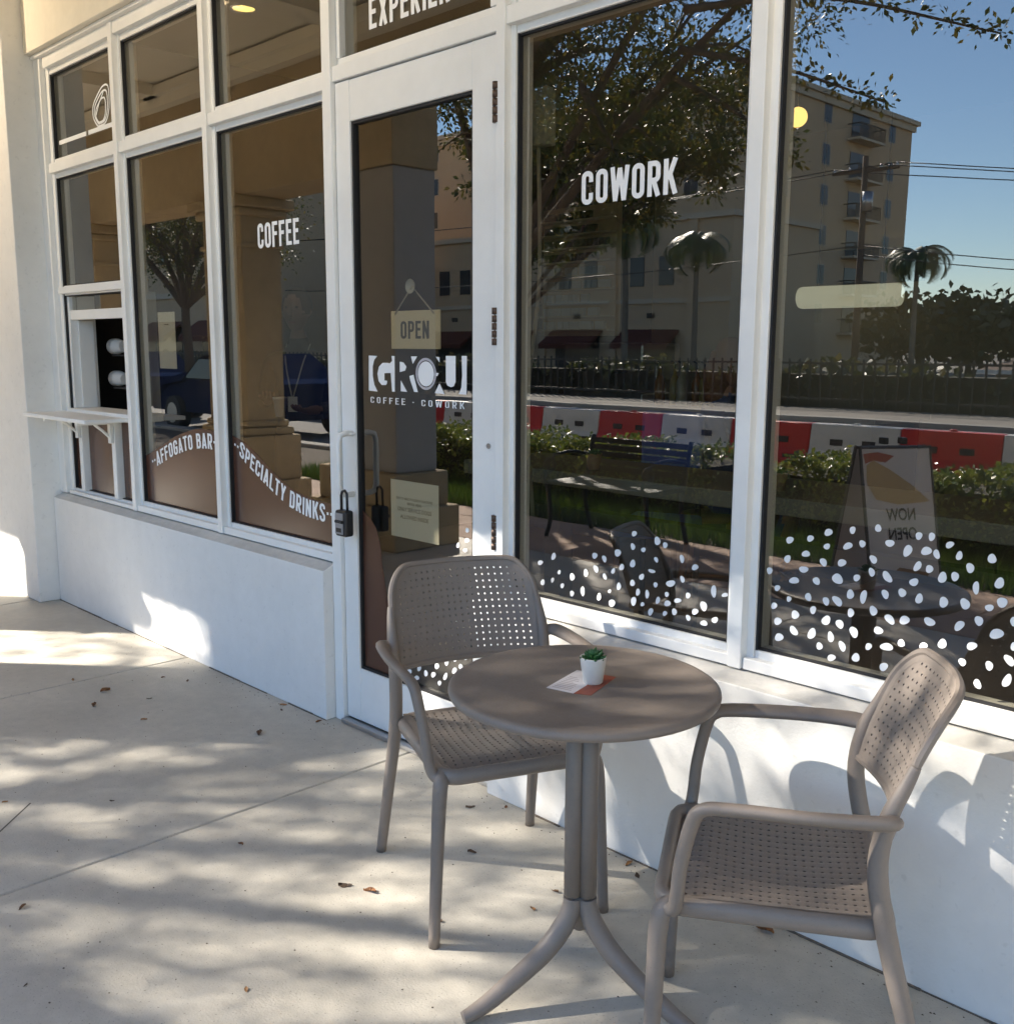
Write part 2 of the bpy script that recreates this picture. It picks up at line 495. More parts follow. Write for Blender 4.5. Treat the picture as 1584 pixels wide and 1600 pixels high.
DOTS_A = [(-2.191,0.799,0.0125,0.0069,-2.8), (-2.134,0.828,0.0123,0.0083,1.0), (-2.180,0.736,0.0108,0.0081,0.7), (-2.137,0.751,0.0087,0.0061,1.1), (-2.109,0.781,0.0076,0.0060,0.9), (-2.054,0.775,0.0124,0.0097,1.1), (-2.095,0.740,0.0086,0.0072,-2.3), (-2.054,0.722,0.0096,0.0083,-2.4), (-2.010,0.737,0.0145,0.0089,1.6), (-1.998,0.797,0.0114,0.0089,1.6), (-1.964,0.856,0.0113,0.0084,-2.8), (-1.926,0.852,0.0102,0.0086,1.9), (-1.958,0.816,0.0122,0.0088,2.0), (-1.923,0.798,0.0093,0.0074,2.1), (-1.891,0.820,0.0094,0.0064,1.0), (-1.875,0.878,0.0132,0.0101,-2.8), (-1.859,0.837,0.0104,0.0084,0.8), (-1.868,0.777,0.0119,0.0078,1.2), (-1.903,0.756,0.0065,0.0053,-2.4), (-1.944,0.731,0.0118,0.0083,1.3), (-1.893,0.721,0.0136,0.0101,-2.7), (-1.815,0.944,0.0093,0.0080,-2.7), (-1.819,0.905,0.0100,0.0081,1.6), (-1.780,0.901,0.0080,0.0071,-2.7), (-1.731,0.934,0.0115,0.0111,1.7), (-1.703,0.926,0.0088,0.0079,-2.8), (-1.733,0.879,0.0080,0.0067,2.1), (-1.818,0.854,0.0124,0.0092,0.9), (-1.748,0.843,0.0119,0.0056,3.1), (-1.784,0.820,0.0102,0.0081,0.8), (-1.817,0.796,0.0103,0.0083,0.8), (-1.796,0.772,0.0106,0.0076,1.2), (-1.762,0.772,0.0131,0.0066,1.5), (-1.811,0.742,0.0133,0.0101,1.3), (-1.778,0.739,0.0072,0.0061,-2.5), (-1.733,0.805,0.0080,0.0070,-2.6), (-1.644,0.895,0.0113,0.0075,1.7), (-1.599,0.878,0.0116,0.0077,-2.8), (-1.680,0.818,0.0154,0.0096,-2.8), (-1.640,0.837,0.0095,0.0076,2.0), (-1.692,0.784,0.0078,0.0070,-2.8), (-1.723,0.761,0.0109,0.0071,1.1), (-1.689,0.758,0.0119,0.0081,-2.9), (-1.748,0.722,0.0118,0.0083,1.1), (-1.697,0.727,0.0082,0.0067,-2.4), (-1.664,0.738,0.0104,0.0082,1.2), (-1.654,0.773,0.0119,0.0070,-2.9), (-1.619,0.794,0.0088,0.0076,-2.5), (-1.535,0.821,0.0163,0.0091,1.6), (-1.499,0.817,0.0101,0.0058,-2.8), (-1.566,0.773,0.0145,0.0104,1.7), (-1.594,0.752,0.0107,0.0085,-2.7), (-1.616,0.730,0.0086,0.0076,1.8), (-1.528,0.741,0.0104,0.0084,-2.6), (-1.563,0.725,0.0111,0.0080,-3.0)]
DOTS_D = [(-2.520,0.863,0.0095,0.0078,-3.1), (-2.521,0.828,0.0120,0.0080,-2.9), (-2.567,0.804,0.0104,0.0070,0.9), (-2.530,0.792,0.0102,0.0070,-2.8), (-2.819,0.320,0.0132,0.0117,3.1), (-2.788,0.345,0.0095,0.0057,-2.8), (-2.748,0.347,0.0140,0.0092,-2.4), (-2.783,0.312,0.0134,0.0090,-2.5), (-2.843,0.284,0.0165,0.0105,-2.7), (-2.798,0.272,0.0144,0.0086,-2.8), (-2.745,0.302,0.0130,0.0095,1.1), (-2.703,0.307,0.0132,0.0093,-2.6), (-2.683,0.344,0.0138,0.0102,-2.6), (-2.630,0.371,0.0127,0.0112,1.1), (-2.587,0.395,0.0123,0.0113,1.3), (-2.569,0.414,0.0101,0.0064,-2.8), (-2.529,0.411,0.0099,0.0090,-2.8), (-2.555,0.372,0.0108,0.0091,-2.9), (-2.588,0.350,0.0145,0.0089,0.8), (-2.637,0.316,0.0160,0.0085,1.0), (-2.669,0.284,0.0116,0.0077,-2.5), (-2.755,0.538,0.0128,0.0090,-2.6), (-2.816,0.493,0.0130,0.0092,-2.6), (-2.752,0.462,0.0126,0.0092,-2.6), (-2.652,0.467,0.0121,0.0091,-2.6), (-2.782,0.401,0.0127,0.0094,-2.7), (-2.684,0.434,0.0121,0.0093,-2.7), (-2.581,0.540,0.0108,0.0099,-2.5), (-2.521,0.582,0.0104,0.0081,-2.8), (-2.551,0.472,0.0107,0.0100,-2.9), (-2.628,0.509,0.0110,0.0092,-2.9), (-2.521,0.510,0.0113,0.0075,-2.6), (-2.566,0.616,0.0108,0.0075,-2.5), (-2.506,0.673,0.0103,0.0075,-2.5)]
LOGO = [[(-3.0559, 1.4471), (-3.0056, 1.446), (-3.0232, 1.4328), (-3.0334, 1.4092), (-3.0344, 1.3724), (-3.0256, 1.3411), (-3.0072, 1.3164), (-3.0595, 1.3189)], [(-2.9449, 1.4219), (-2.9746, 1.4215), (-2.9963, 1.4071), (-3.0056, 1.3809), (-2.9993, 1.3549), (-2.9808, 1.3413), (-2.9569, 1.342), (-2.95, 1.3484), (-2.9498, 1.3578), (-2.965, 1.3584), (-2.9644, 1.3844), (-2.9273, 1.3862), (-2.9204, 1.3193), (-2.9053, 1.3198), (-2.9044, 1.4469), (-2.921, 1.4468), (-2.918, 1.4289), (-2.9324, 1.42)], [(-2.8743, 1.4269), (-2.854, 1.4247), (-2.838, 1.4097), (-2.8448, 1.396), (-2.875, 1.3903)], [(-2.8698, 1.3609), (-2.8355, 1.3212), (-2.8706, 1.3225)], [(-2.8117, 1.4463), (-2.7776, 1.4466), (-2.8018, 1.4204)], [(-2.8209, 1.3773), (-2.7984, 1.3828), (-2.7755, 1.3222), (-2.7954, 1.3225), (-2.8163, 1.3623)], [(-2.6773, 1.4465), (-2.6585, 1.4443), (-2.6587, 1.4273)], [(-2.6855, 1.3927), (-2.6628, 1.3907), (-2.6704, 1.3807), (-2.6856, 1.3814)], [(-2.6593, 1.3566), (-2.6333, 1.3207), (-2.6839, 1.3224)], [(-2.6249, 1.4495), (-2.5758, 1.4499), (-2.5763, 1.3637), (-2.5851, 1.349), (-2.5998, 1.3447), (-2.6182, 1.3504), (-2.6256, 1.3624)], [(-2.5448, 1.4502), (-2.5199, 1.4504), (-2.5216, 1.3223), (-2.5597, 1.3233), (-2.5474, 1.3453), (-2.5429, 1.3837)]]
LOGO_O = [(-2.7308, 1.3868), (-2.6756, 1.388), (-2.7301, 1.4421)]
LOGO_TXT = [(-3.0513, 1.298), (-3.0502, 1.273), (-2.5311, 1.2778), (-2.531, 1.3004)]
WAVE2 = [(-4.9425, 0.9355), (-4.7877, 0.991), (-4.6443, 1.0437), (-4.5084, 1.0785), (-4.3794, 1.0966), (-4.2173, 1.0914)]
WAVE3 = [(-4.1009, 1.084), (-3.9899, 1.0575), (-3.884, 1.0079), (-3.7647, 0.9473), (-3.6488, 0.8979), (-3.5198, 0.8702), (-3.4106, 0.8597), (-3.3197, 0.8611)]
WAVED = [(-3.0998, 0.8516), (-3.0641, 0.8365), (-3.0292, 0.8023), (-3.0042, 0.7396), (-2.997, 0.6744), (-2.9404, 0.4171), (-2.9208, 0.2412)]
AFF = [(-4.8096, 0.8965), (-4.6769, 0.9453), (-4.5393, 0.9825), (-4.4194, 1.0018), (-4.3292, 1.0084)]
AFFTOP = [(-4.8037, 0.9517), (-4.3235, 1.0747)]
SPEC = [(-3.9817, 0.9635), (-3.8725, 0.9089), (-3.7698, 0.8622), (-3.6533, 0.8141), (-3.5238, 0.788), (-3.4063, 0.7799)]
SPECTOP = [(-3.9737, 1.0249), (-3.4039, 0.8383)]
ICON = [(-5.3259, 2.5839), (-5.3724, 2.6331), (-5.3641, 2.6902), (-5.2902, 2.7414), (-5.2349, 2.7633), (-5.1847, 2.7548), (-5.1741, 2.7016), (-5.1887, 2.6316), (-5.2336, 2.5863), (-5.3, 2.5801)]
ICONBAR = [(-5.8264, 2.5651), (-5.4634, 2.5712), (-5.4418, 2.5682), (-5.1083, 2.5701)]
LEAVES = [(-4.221, -0.488), (-4.074, -0.599), (-3.777, -0.522), (-3.999, -0.396), (-4.221, -0.225), (-4.096, -0.171), (-3.536, -0.026), (-3.491, -0.067), (-3.277, -0.031), (-3.327, -0.27), (-4.464, -0.531), (-3.144, -0.928), (-2.588, -0.777), (-2.679, -1.373), (-3.377, -1.183), (-2.174, -0.692), (-2.102, -0.661), (-1.748, -0.296), (-1.731, -0.402), (-2.293, -0.112), (-2.21, -0.026), (-2.068, -0.312), (-1.703, -0.031), (-1.642, -0.067), (-1.244, -0.047), (-1.86, -0.619), (-1.953, -1.129), (-2.328, -1.489)]


# ------------------------------------------------------------------ palette
white_frame = mat('white_frame_paint', (0.84, 0.84, 0.82), 0.38, var=0.05, scale=5, var2=0.06, scale2=1.1)
stucco = mat('white_stucco', (0.79, 0.78, 0.755), 0.8, var=0.035, scale=14, bump=0.10, bscale=120, var2=0.05, scale2=2.3, speck=0.08, sscale=40)
cream = mat('warm_lit_stucco', (0.82, 0.77, 0.66), 0.85, var=0.05, scale=10, bump=0.08, bscale=90)  # upper wall: warm bounced light is put into this stucco colour
ledge_m = mat('sill_stucco', (0.60, 0.585, 0.55), 0.8, var=0.12, scale=22, bump=0.12, bscale=70, var2=0.14, scale2=3.0)
concrete = mat('pale_concrete', (0.525, 0.488, 0.418), 0.62, var=0.13, scale=18, bump=0.16, bscale=170, var2=0.20, scale2=1.3, detail=12, speck=0.45, sscale=150, rvar=.1)
joint_m = mat('joint_dirt', (0.10, 0.09, 0.08), 0.95)
taupe = mat('taupe_resin', (0.215, 0.180, 0.154), 0.5, var=0.06, scale=55, bump=0.05, bscale=420, var2=0.05, scale2=7, speck=0.12, sscale=260, rvar=.09)
gasket = mat('black_gasket', (0.012, 0.012, 0.014), 0.6)
brown_vinyl = mat('brown_vinyl', (0.090, 0.040, 0.026), 0.22, spec=0.6)
white_vinyl = mat('white_vinyl', (0.86, 0.87, 0.88), 0.5)
lilac_vinyl = mat('lilac_vinyl', (0.45, 0.44, 0.48), 0.5)
hinge_m = mat('hinge_bronze', (0.09, 0.06, 0.045), 0.4, 0.6)
steel = mat('worn_steel', (0.45, 0.45, 0.46), 0.35, 0.9)
black_p = mat('black_plastic', (0.014, 0.014, 0.016), 0.42)
dark_iron = mat('black_iron', (0.012, 0.012, 0.013), 0.45, 0.3)
paper_m = mat('paper', (0.88, 0.83, 0.68), 0.85)
ink = mat('dark_ink', (0.05, 0.045, 0.04), 0.8)
GLASS = glass_mat('coated_glass')
GLASS_BACK = glass_mat('glass_body', tint=(0.93, 0.94, 0.92), reflect=False)
stone = mat('tan_limestone', (0.47, 0.36, 0.215), 0.85, var=0.12, scale=9, bump=0.2, bscale=40, var2=0.12, scale2=1.5)

# ------------------------------------------------------------------ ground, pavement, street
GX0, GX1 = -14.0, 9.0
def plane(name, x0, x1, y0, y1, z, m, kind='structure', parent=None):
    mb = MB().add([(x0, y0, z), (x1, y0, z), (x1, y1, z), (x0, y1, z)], [(0, 1, 2, 3)])
    o = mb.build(name, m, parent)
    if kind: o['kind'] = kind
    return o
ground_m = mat('far_ground', (0.12, 0.105, 0.085), 0.95, var=0.2, scale=0.6)
plane('ground', -600, 600, -700, 300, -0.30, ground_m)
asphalt = mat('asphalt', (0.26, 0.245, 0.225), 0.9, var=0.15, scale=30, bump=0.15, bscale=180, var2=0.15, scale2=0.4)
road = MB().box(-150, -17.5, -0.29, 60, -6.35, -0.05).build('road', asphalt); road['kind'] = 'structure'
paint = mat('road_paint', (0.72, 0.70, 0.64), 0.8, var=0.2, scale=20)
for i in range(18):
    MB().box(-60 + i * 4.5, -14.06, -0.0495, -58 + i * 4.5, -13.94, -0.046).build('lane_marking', paint, road)
kerb_m = mat('kerb_concrete', (0.30, 0.28, 0.25), 0.85, var=0.1, scale=12)
k = MB().box(-150, -6.35, -0.29, 60, -6.10, 0.045).build('kerb', kerb_m, None, 0.02); k['kind'] = 'structure'
k = MB().box(-150, -17.8, -0.29, 60, -17.5, 0.06).build('kerb', kerb_m, None, 0.02); k['kind'] = 'structure'
pv = mat('far_pavement', (0.22, 0.20, 0.17), 0.9, var=0.1, scale=6)
o = MB().box(-150, -21.0, -0.29, 60, -17.8, 0.055).build('far_pavement', pv); o['kind'] = 'structure'
soil = mat('verge_soil', (0.10, 0.075, 0.05), 0.95, var=0.3, scale=15)
o = MB().box(-60, -6.10, -0.29, 40, -4.0, -0.012).build('verge', soil); o['kind'] = 'structure'

# arcade floor: separate cast slabs with open joints
floor = MB().box(-40, -2.9, -0.29, 20, 0.5, -0.012).build('pavement', joint_m); floor['kind'] = 'structure'
xs = [-16.0, -14.29, -12.65, -11.01, -9.37, -7.73, -6.09, -4.43, -2.785, 0.50, 2.14, 3.78, 5.42, 9.0]
for a, b in zip(xs, xs[1:]):
    mb = MB().box(a + 0.003, -2.33, -0.06, b - 0.003, 0.16, 0.0)
    mb.build('slab', concrete, floor, 0.004, 1)
    MB().box(a + 0.003, -2.897, -0.06, b - 0.003, -2.337, 0.0).build('slab', concrete, floor, 0.004, 1)
dv = Vector((-3.314 + 3.40, -1.125 + 1.03, 0)); pp = Vector((-3.314, -1.125, 0.0006)); qq = Vector((-3.11, -1.33, 0.0006)); nn_ = (qq - pp).cross(Vector((0, 0, 1))).normalized() * 0.003
MB().add([pp - nn_, qq - nn_, qq + nn_, pp + nn_], [(0, 1, 2, 3)]).build('crack', joint_m, floor)
# pink-brown paver strip outside the columns
paver_m = mat('paver_clay', (0.47, 0.33, 0.25), 0.85, var=0.15, scale=3.0, bump=0.15, bscale=90, var2=0.2, scale2=1.0)
walk = MB().box(-40, -4.0, -0.29, 20, -2.9, -0.02).build('sidewalk', joint_m); walk['kind'] = 'structure'
pw, pd = 0.60, 0.364
me0 = None
for j in range(3):
    for i in range(28):
        x = -15.0 + i * pw + (pw / 2 if j % 2 else 0)
        y = -4.0 + j * pd
        if me0 is None:
            po = MB().box(0.004, 0.004, -0.05, pw - 0.004, pd - 0.004, 0).build('paver', paver_m, walk)
            me0 = po.data
        else:
            po = link('paver', me0, walk)
        po.location = (x, y, -0.003 + 0.002 * rnd.random())

# ------------------------------------------------------------------ storefront building
shop = thing('shop_building', 'white stucco shopfront with tall white framed tinted windows and glass door', 'building', (-3, 0.1, 0), world_coords=True)
YG = 0.10    # glass front face
def bar_v(x0, x1, z0, z1, name='mullion', bead_l=0.022, bead_r=0.022, y0=0.045):
    """vertical member with a proud face and set-back glazing beads"""
    mb = MB()
    mb.box(x0 + bead_l, y0, z0, x1 - bead_r, 0.17, z1)
    if bead_l: mb.box(x0, y0 + 0.028, z0, x0 + bead_l + 0.001, 0.15, z1)
    if bead_r: mb.box(x1 - bead_r - 0.001, y0 + 0.028, z0, x1, 0.15, z1)
    o = mb.build(name, white_frame, shop, 0.0025, 2)
    g = MB()
    if bead_l: g.box(x0 - 0.006, y0 + 0.036, z0, x0 - 0.0003, 0.0995, z1)
    if bead_r: g.box(x1 + 0.0003, y0 + 0.036, z0, x1 + 0.006, 0.0995, z1)
    if g.v: g.build('gasket', gasket, o)
    return o
def bar_h(x0, x1, z0, z1, name='transom_bar', bead_b=0.025, bead_t=0.025, y0=0.052, ext=0.021):
    mb = MB()
    mb.box(x0 - ext, y0, z0 + bead_b, x1 + ext, 0.165, z1 - bead_t)
    if bead_b: mb.box(x0, y0 + 0.026, z0, x1, 0.148, z0 + bead_b + 0.001)
    if bead_t: mb.box(x0, y0 + 0.026, z1 - bead_t - 0.001, x1, 0.148, z1)
    o = mb.build(name, white_frame, shop, 0.0025, 2)
    g = MB()
    if bead_b: g.box(x0, y0 + 0.034, z0 - 0.006, x1, 0.0995, z0 - 0.0003)
    if bead_t: g.box(x0, y0 + 0.034, z1 + 0.0003, x1, 0.0995, z1 + 0.005)
    if g.v: g.build('gasket', gasket, o)
    return o
def pane(x0, x1, z0, z1, parent=shop, y=YG, name='pane'):
    mb = MB()
    x0 -= 0.004; x1 += 0.004; z0 -= 0.004; z1 += 0.004
    mb.box(x0, y, z0, x1, y + 0.007, z1, 1)
    mb.mi[2] = 0     # the street-side face carries the coating
    return mb.build(name, [GLASS, GLASS_BACK], parent)

ZS, ZT0, ZT1, ZH = 0.691, 2.381, 2.482, 2.920
ZTOP, ZBOT = 3.03, 0.640
# verticals, left to right
bar_v(-5.990, -5.858, ZBOT, ZTOP, 'jamb', 0, 0.045)
bar_v(-5.066, -4.980, ZBOT, ZTOP)
bar_v(-4.186, -4.103, ZBOT, ZTOP)
bar_v(-3.288, -3.212, 0.0, ZTOP, bead_r=0)
bar_v(-2.348, -2.290, 0.0, ZTOP, bead_l=0, bead_r=0.02)
bar_v(-1.472, -1.387, ZBOT, ZTOP)
bar_v(-0.575, -0.484, ZBOT, ZTOP)
bar_v(0.319, 0.419, ZBOT, ZTOP)
bar_v(1.222, 1.322, ZBOT, ZTOP)
BAYS = [(-5.858, -5.066), (-4.980, -4.186), (-4.103, -3.288), (-2.290, -1.472), (-1.387, -0.575), (-0.484, 0.319), (0.419, 1.222)]
for i, (a, b) in enumerate(BAYS):
    t0, t1 = (ZT0, ZT1) if a < -3 else (2.410, 2.512)
    e = 0.0008
    bar_h(a + e, b - e, t0, t1)
    bar_h(a + e, b - e, ZH, ZTOP, 'header_rail', 0.03, 0)
    if i > 0:
        bar_h(a + e, b - e, ZBOT, ZS, 'sill_rail', 0, 0.02)
P_TOP = {}
PANES = {}
for i, (a, b) in enumerate(BAYS):
    t0, t1 = (ZT0, ZT1) if a < -3 else (2.410, 2.512)
    P_TOP[i] = pane(a, b, t1, ZH)
    if i > 0:
        PANES[i] = pane(a, b, ZS, t0)
# door head and its transom light
bar_h(-3.211, -2.349, 2.425, 2.508, 'transom_bar', 0, 0.03, ext=0)
bar_h(-3.211, -2.349, ZH, ZTOP, 'header_rail', 0.03, 0, ext=0)
for x0_, x1_ in ((-3.211, -3.190), (-2.402, -2.349)):
    MB().box(x0_, 0.073, 2.508, x1_, 0.15, ZH).build('glazing_bead', white_frame, shop, 0.0025)
P_TOP['door'] = pane(-3.190, -2.402, 2.508, ZH)
MB().box(-3.211, 0.03, 0.0, -2.349, 0.15, 0.018).build('threshold', steel, shop, 0.004)

# low walls with sloping stucco ledge
def low_wall(x0, x1, z=0.612):
    mb = MB()
    prof = [(0.0, 0.0), (0.0, z), (0.012, z + 0.004), (0.052, z + 0.022), (0.16, z + 0.026), (0.16, 0.0)]
    n = len(prof)
    vs = [(x, y, zz) for x in (x0, x1) for y, zz in prof]
    fs = [tuple(reversed(range(n))), tuple(range(n, 2 * n))] + [(i, (i + 1) % n, (i + 1) % n + n, i + n) for i in range(n)]
    fs = [tuple(reversed(f)) for f in fs]
    mb.add(vs, fs)
    for i, f in enumerate(fs):
        if i - 2 in (1, 2, 3): mb.mi[i] = 1
    return mb.build('low_wall', [stucco, ledge_m], shop, 0.004, 2)
low_wall(-5.985, -3.268)
low_wall(-2.335, 4.0)
grime = mat('joint_grime', (0.16, 0.135, 0.11), 0.95, var=.4, scale=30)
for x0_, x1_ in ((-5.985, -3.268), (-2.335, 4.0)):
    mb = MB(); g = random.Random(int(x1_ * 10)); x = x0_
    while x < x1_ - .02:
        w_ = g.uniform(.05, .35); x2 = min(x + w_, x1_)
        if g.random() < .8: mb.box(x, -g.uniform(.003, .007), 0.0002, x2, -.0002, g.uniform(.002, .005))
        x = x2
    mb.build('joint_seal', grime, shop)['kind'] = 'stuff'
# pilaster on the left and wall above the windows
MB().box(-7.6, -0.115, 0.0, -5.990, 0.16, 3.80).build('pilaster', stucco, shop, 0.006)
MB().box(-5.989, -0.002, ZTOP, 8.0, 0.16, 3.80).build('upper_wall', cream, shop, 0.004)
MB().box(-5.989, 0.030, 3.008, 8.0, 0.10, ZTOP - 0.001).build('drip_trim', stucco, shop, 0.004)
MB().box(-16, 0.0, 0.0, -7.601, 0.16, 3.80).build('side_wall', stucco, shop)
MB().box(1.323, 0.05, 0.64, 8.0, 0.16, ZTOP - 0.03).build('side_wall', stucco, shop)
# arcade ceiling, beams and roof
ceil_m = mat('ceiling_plaster', (0.82, 0.76, 0.64), 0.9, var=0.04, scale=6)
MB().box(-16, -2.75, 3.801, 9, 0.16, 4.0).build('arcade_ceiling', ceil_m, shop)
MB().box(-16, -2.8, 4.001, 9, 7.0, 5.2).build('roof', stucco, shop)
MB().box(-16, -2.62, 2.74, -5.80, -2.20, 3.80).build('beam', stone, shop, 0.01)
MB().box(-5.799, -2.62, 3.44, 9, -2.20, 3.80).build('beam', stone, shop, 0.01)
for zz, d in ((3.62, 0.10), (3.70, 0.16)):
    MB().box(-16, -2.20, zz, 9, -2.20 + d, zz + 0.079).build('cornice', ceil_m, shop)
    MB().box(-16, -0.003 - d, zz, 9, -0.003, zz + 0.079).build('cornice', ceil_m, shop)
for x in (-12.0, -9.2, -6.2, -3.0):
    MB().box(x - 0.12, -2.1, 3.70, x + 0.12, -0.1, 3.80).build('ceiling_rib', ceil_m, shop)
def stone_column(x0, x1, y0, y1, top, label, plain=False):
    t = thing('stone_column', label, 'column', ((x0 + x1) / 2, (y0 + y1) / 2, 0), group='arcade columns', world_coords=True)
    m = stone if not plain else mat('grey_plaster', (0.42, 0.40, 0.385), 0.85, var=0.06, scale=8)
    g = 0.10 if not plain else 0.06
    MB().box(x0 - g - .06, y0 - g - .06, 0, x1 + g + .06, y1 + g + .06, 0.30).build('plinth', stone, t, 0.012)
    MB().box(x0 - g, y0 - g, 0.30, x1 + g, y1 + g, 0.56 if plain else 0.70).build('pedestal', stone, t, 0.015)
    if not plain:
        MB().box(x0 - .06, y0 - .06, 0.70, x1 + .06, y1 + .06, 0.77).build('base_moulding', stone, t, 0.02)
        MB().box(x0 - .03, y0 - .03, 0.77, x1 + .03, y1 + .03, 0.83).build('base_moulding', stone, t, 0.02)
        MB().box(x0 - .025, y0 - .025, top - .42, x1 + .025, y1 + .025, top - .38).build('necking', stone, t, 0.01)
        MB().box(x0 - .05, y0 - .05, top - .16, x1 + .05, y1 + .05, top - .09).build('capital', stone, t, 0.02)
        MB().box(x0 - .10, y0 - .10, top - .09, x1 + .10, y1 + .10, top).build('capital', stone, t, 0.015)
    MB().box(x0, y0, 0.56 if plain else 0.70, x1, y1, top).build('shaft', m, t, 0.012)
    return t
stone_column(-8.60, -7.94, -2.60, -2.22, 2.739, 'tan limestone column with moulded capital and base, reflected behind the word coffee')
stone_column(-6.72, -5.82, -2.61, -2.22, 2.739, 'plain pier on a brown stone base, reflected in the glass door', True)
stone_column(-11.6, -10.95, -2.60, -2.22, 2.739, 'tan limestone column farthest left along the arcade')
stone_column(3.2, 3.95, -2.60, -2.22, 3.439, 'tan limestone column right of the tables, outside the picture')

# recessed ceiling lamps, lit
warm_lamp = mat('warm_lamp', (1.0, 0.72, 0.22), 0.5, emit=2.0)
for lx, lab in ((-9.6, 'round lit recessed lamp in the arcade ceiling, leftmost of the row'), (-6.65, 'round lit recessed lamp in the arcade ceiling, mirrored in the upper left panes'), (-3.7, 'round lit recessed lamp in the arcade ceiling before the door'), (-0.75, 'round lit recessed lamp in the arcade ceiling above the tables')):
    lamp = thing('downlight', lab, 'ceiling lamp', (lx, -1.55, 3.79), group='arcade ceiling lamps', world_coords=True)
    MB().lathe([(0.075, 0.0), (0.10, 0.0), (0.10, -0.012), (0.075, -0.008)], 24, (lx, -1.55, 3.80)).build('trim_ring', white_frame, lamp)
    MB().lathe([(0.0001, 0), (0.074, 0)], 24, (lx, -1.55, 3.796)).build('bulb', warm_lamp, lamp)
    ld = bpy.data.lights.new('wall_wash', 'SPOT'); ld.energy = 50 if lx < -6 else 30; ld.color = (1.0, 0.80, 0.55); ld.spot_size = R(110); ld.spot_blend = 0.9; ld.shadow_soft_size = 0.05  # spot added and tilted at the wall to warm and brighten it
    lo_ = bpy.data.objects.new('wall_wash', ld); COL.objects.link(lo_); lo_.location = (lx, -1.55, 3.77); lo_.rotation_euler = Vector((0, -.95, .30)).to_track_quat('Z', 'Y').to_euler(); lo_.parent = lamp; lo_.matrix_parent_inverse = Matrix.Translation(-Vector(lamp.location))

# ------------------------------------------------------------------ serving hatch bay
a, b = BAYS[0]
bar_h(a + .0008, b - .0008, ZBOT, 0.672, 'sill_rail', 0, 0.012)
bar_h(a + .0008, b - .0008, 1.753, 1.806, 'meeting_rail', 0.008, 0.008, 0.058)
MB().box(a + .0008, 0.10, 1.620, b - .0008, 0.135, 1.672).build('sash_rail', white_frame, shop, 0.003)
pane(a, b, 1.806, ZT0)
pane(a + .01, b - .01, 1.672, 1.753, y=0.115)
for x0, x1 in ((a, a + 0.03), (b - 0.03, b)):
    MB().box(x0 + .0009, 0.095, 1.13, x1 - .0009, 0.24, 1.752).build('sash_track', white_frame, shop, 0.003)
MB().box(a + .0315, 0.135, 1.13, a + 0.045, 0.22, 1.619).build('sash_track', white_frame, shop, 0.002)
MB().box(a + .0009, 0.06, 1.088, b - .0009, 0.25, 1.129).build('hatch_sill', white_frame, shop, 0.003)
for x in (-5.70, -5.27):
    MB().box(x - 0.022, 0.060, 0.6725, x + 0.022, 0.15, 1.087).build('hatch_post', white_frame, shop, 0.003)
LOWP = [pane(x0, x1, 0.676, 1.084) for x0, x1 in ((a + .004, -5.726), (-5.674, -5.296), (-5.244, b - .004))]
shelf = thing('counter_shelf', 'narrow white serving shelf on brackets below the open hatch', 'shelf', (-5.5, 0, 1.08), world_coords=True)
MB().box(-5.90, -0.17, 1.092, -5.06, 0.0595, 1.112).build('shelf_board', white_frame, shelf, 0.004)
for x in (-5.70, -5.27):
    mb = MB().box(x - .016, -0.13, 1.071, x + .016, 0.058, 1.0915).box(x - .016, 0.040, 0.97, x + .016, 0.058, 1.0705)
    mb.tube([(x, -0.035, 1.073), (x, 0.005, 1.04), (x, 0.045, 1.00)], 0.008, 8)
    mb.build('bracket', white_frame, shelf, 0.002)

# ------------------------------------------------------------------ glass door
door = MB()
dy0, dy1 = 0.062, 0.108
door.box(-3.208, dy0, 0.022, -3.122, dy1, 2.421)
door.box(-2.472, dy0, 0.022, -2.352, dy1, 2.421)
door.box(-3.1219, dy0 + .001, 2.278, -2.4721, dy1 - .001, 2.4205)
door.box(-3.1219, dy0 + .001, 0.0225, -2.4721, dy1 - .001, 0.236)
door = door.build('door', white_frame, shop, 0.003, 2)
mb = MB()
for x0, z0, x1, z1 in ((-3.1219, 0.236, -3.112, 2.278), (-2.482, 0.236, -2.4721, 2.278), (-3.112, 2.268, -2.482, 2.278), (-3.112, 0.236, -2.482, 0.246)):
    mb.box(x0, dy0 + .008, z0, x1, dy1 - .004, z1)
mb.build('gasket', gasket, door)
DOORP = pane(-3.112, -2.482, 0.246, 2.268, door, 0.083)
for z0, z1 in ((2.157, 2.279), (1.484, 1.604), (0.824, 0.941)):
    mb = MB()
    q = (z1 - z0) / 5
    for i in range(5):
        mb.tube([(-2.350, 0.048, z0 + q * i + .0015), (-2.350, 0.048, z0 + q * (i + 1) - .0015)], 0.011, 10)
    mb.box(-2.357, 0.050, z0 + .004, -2.343, 0.061, z1 - .004)
    mb.build('hinge', hinge_m, door)
hnd = MB()
hx = -3.140
hnd.tube([(hx, 0.063, 1.155), (hx, 0.03, 1.157), (hx, 0.005, 1.150), (hx, -0.004, 1.125), (hx, -0.004, 0.955), (hx, 0.005, 0.93), (hx, 0.03, 0.923), (hx, 0.063, 0.925)], 0.0115, 12)
hnd.lathe([(0.0, -.004), (0.02, -.004), (0.02, .004), (0.0, .004)], 12, (hx, 0.058, 1.155))
hnd.build('pull_handle', white_frame, door)
mb = MB(); mb.tube([(-2.392, 0.058, 1.161), (-2.392, 0.0625, 1.161)], 0.009, 12); mb.build('screw_cap', steel, door)

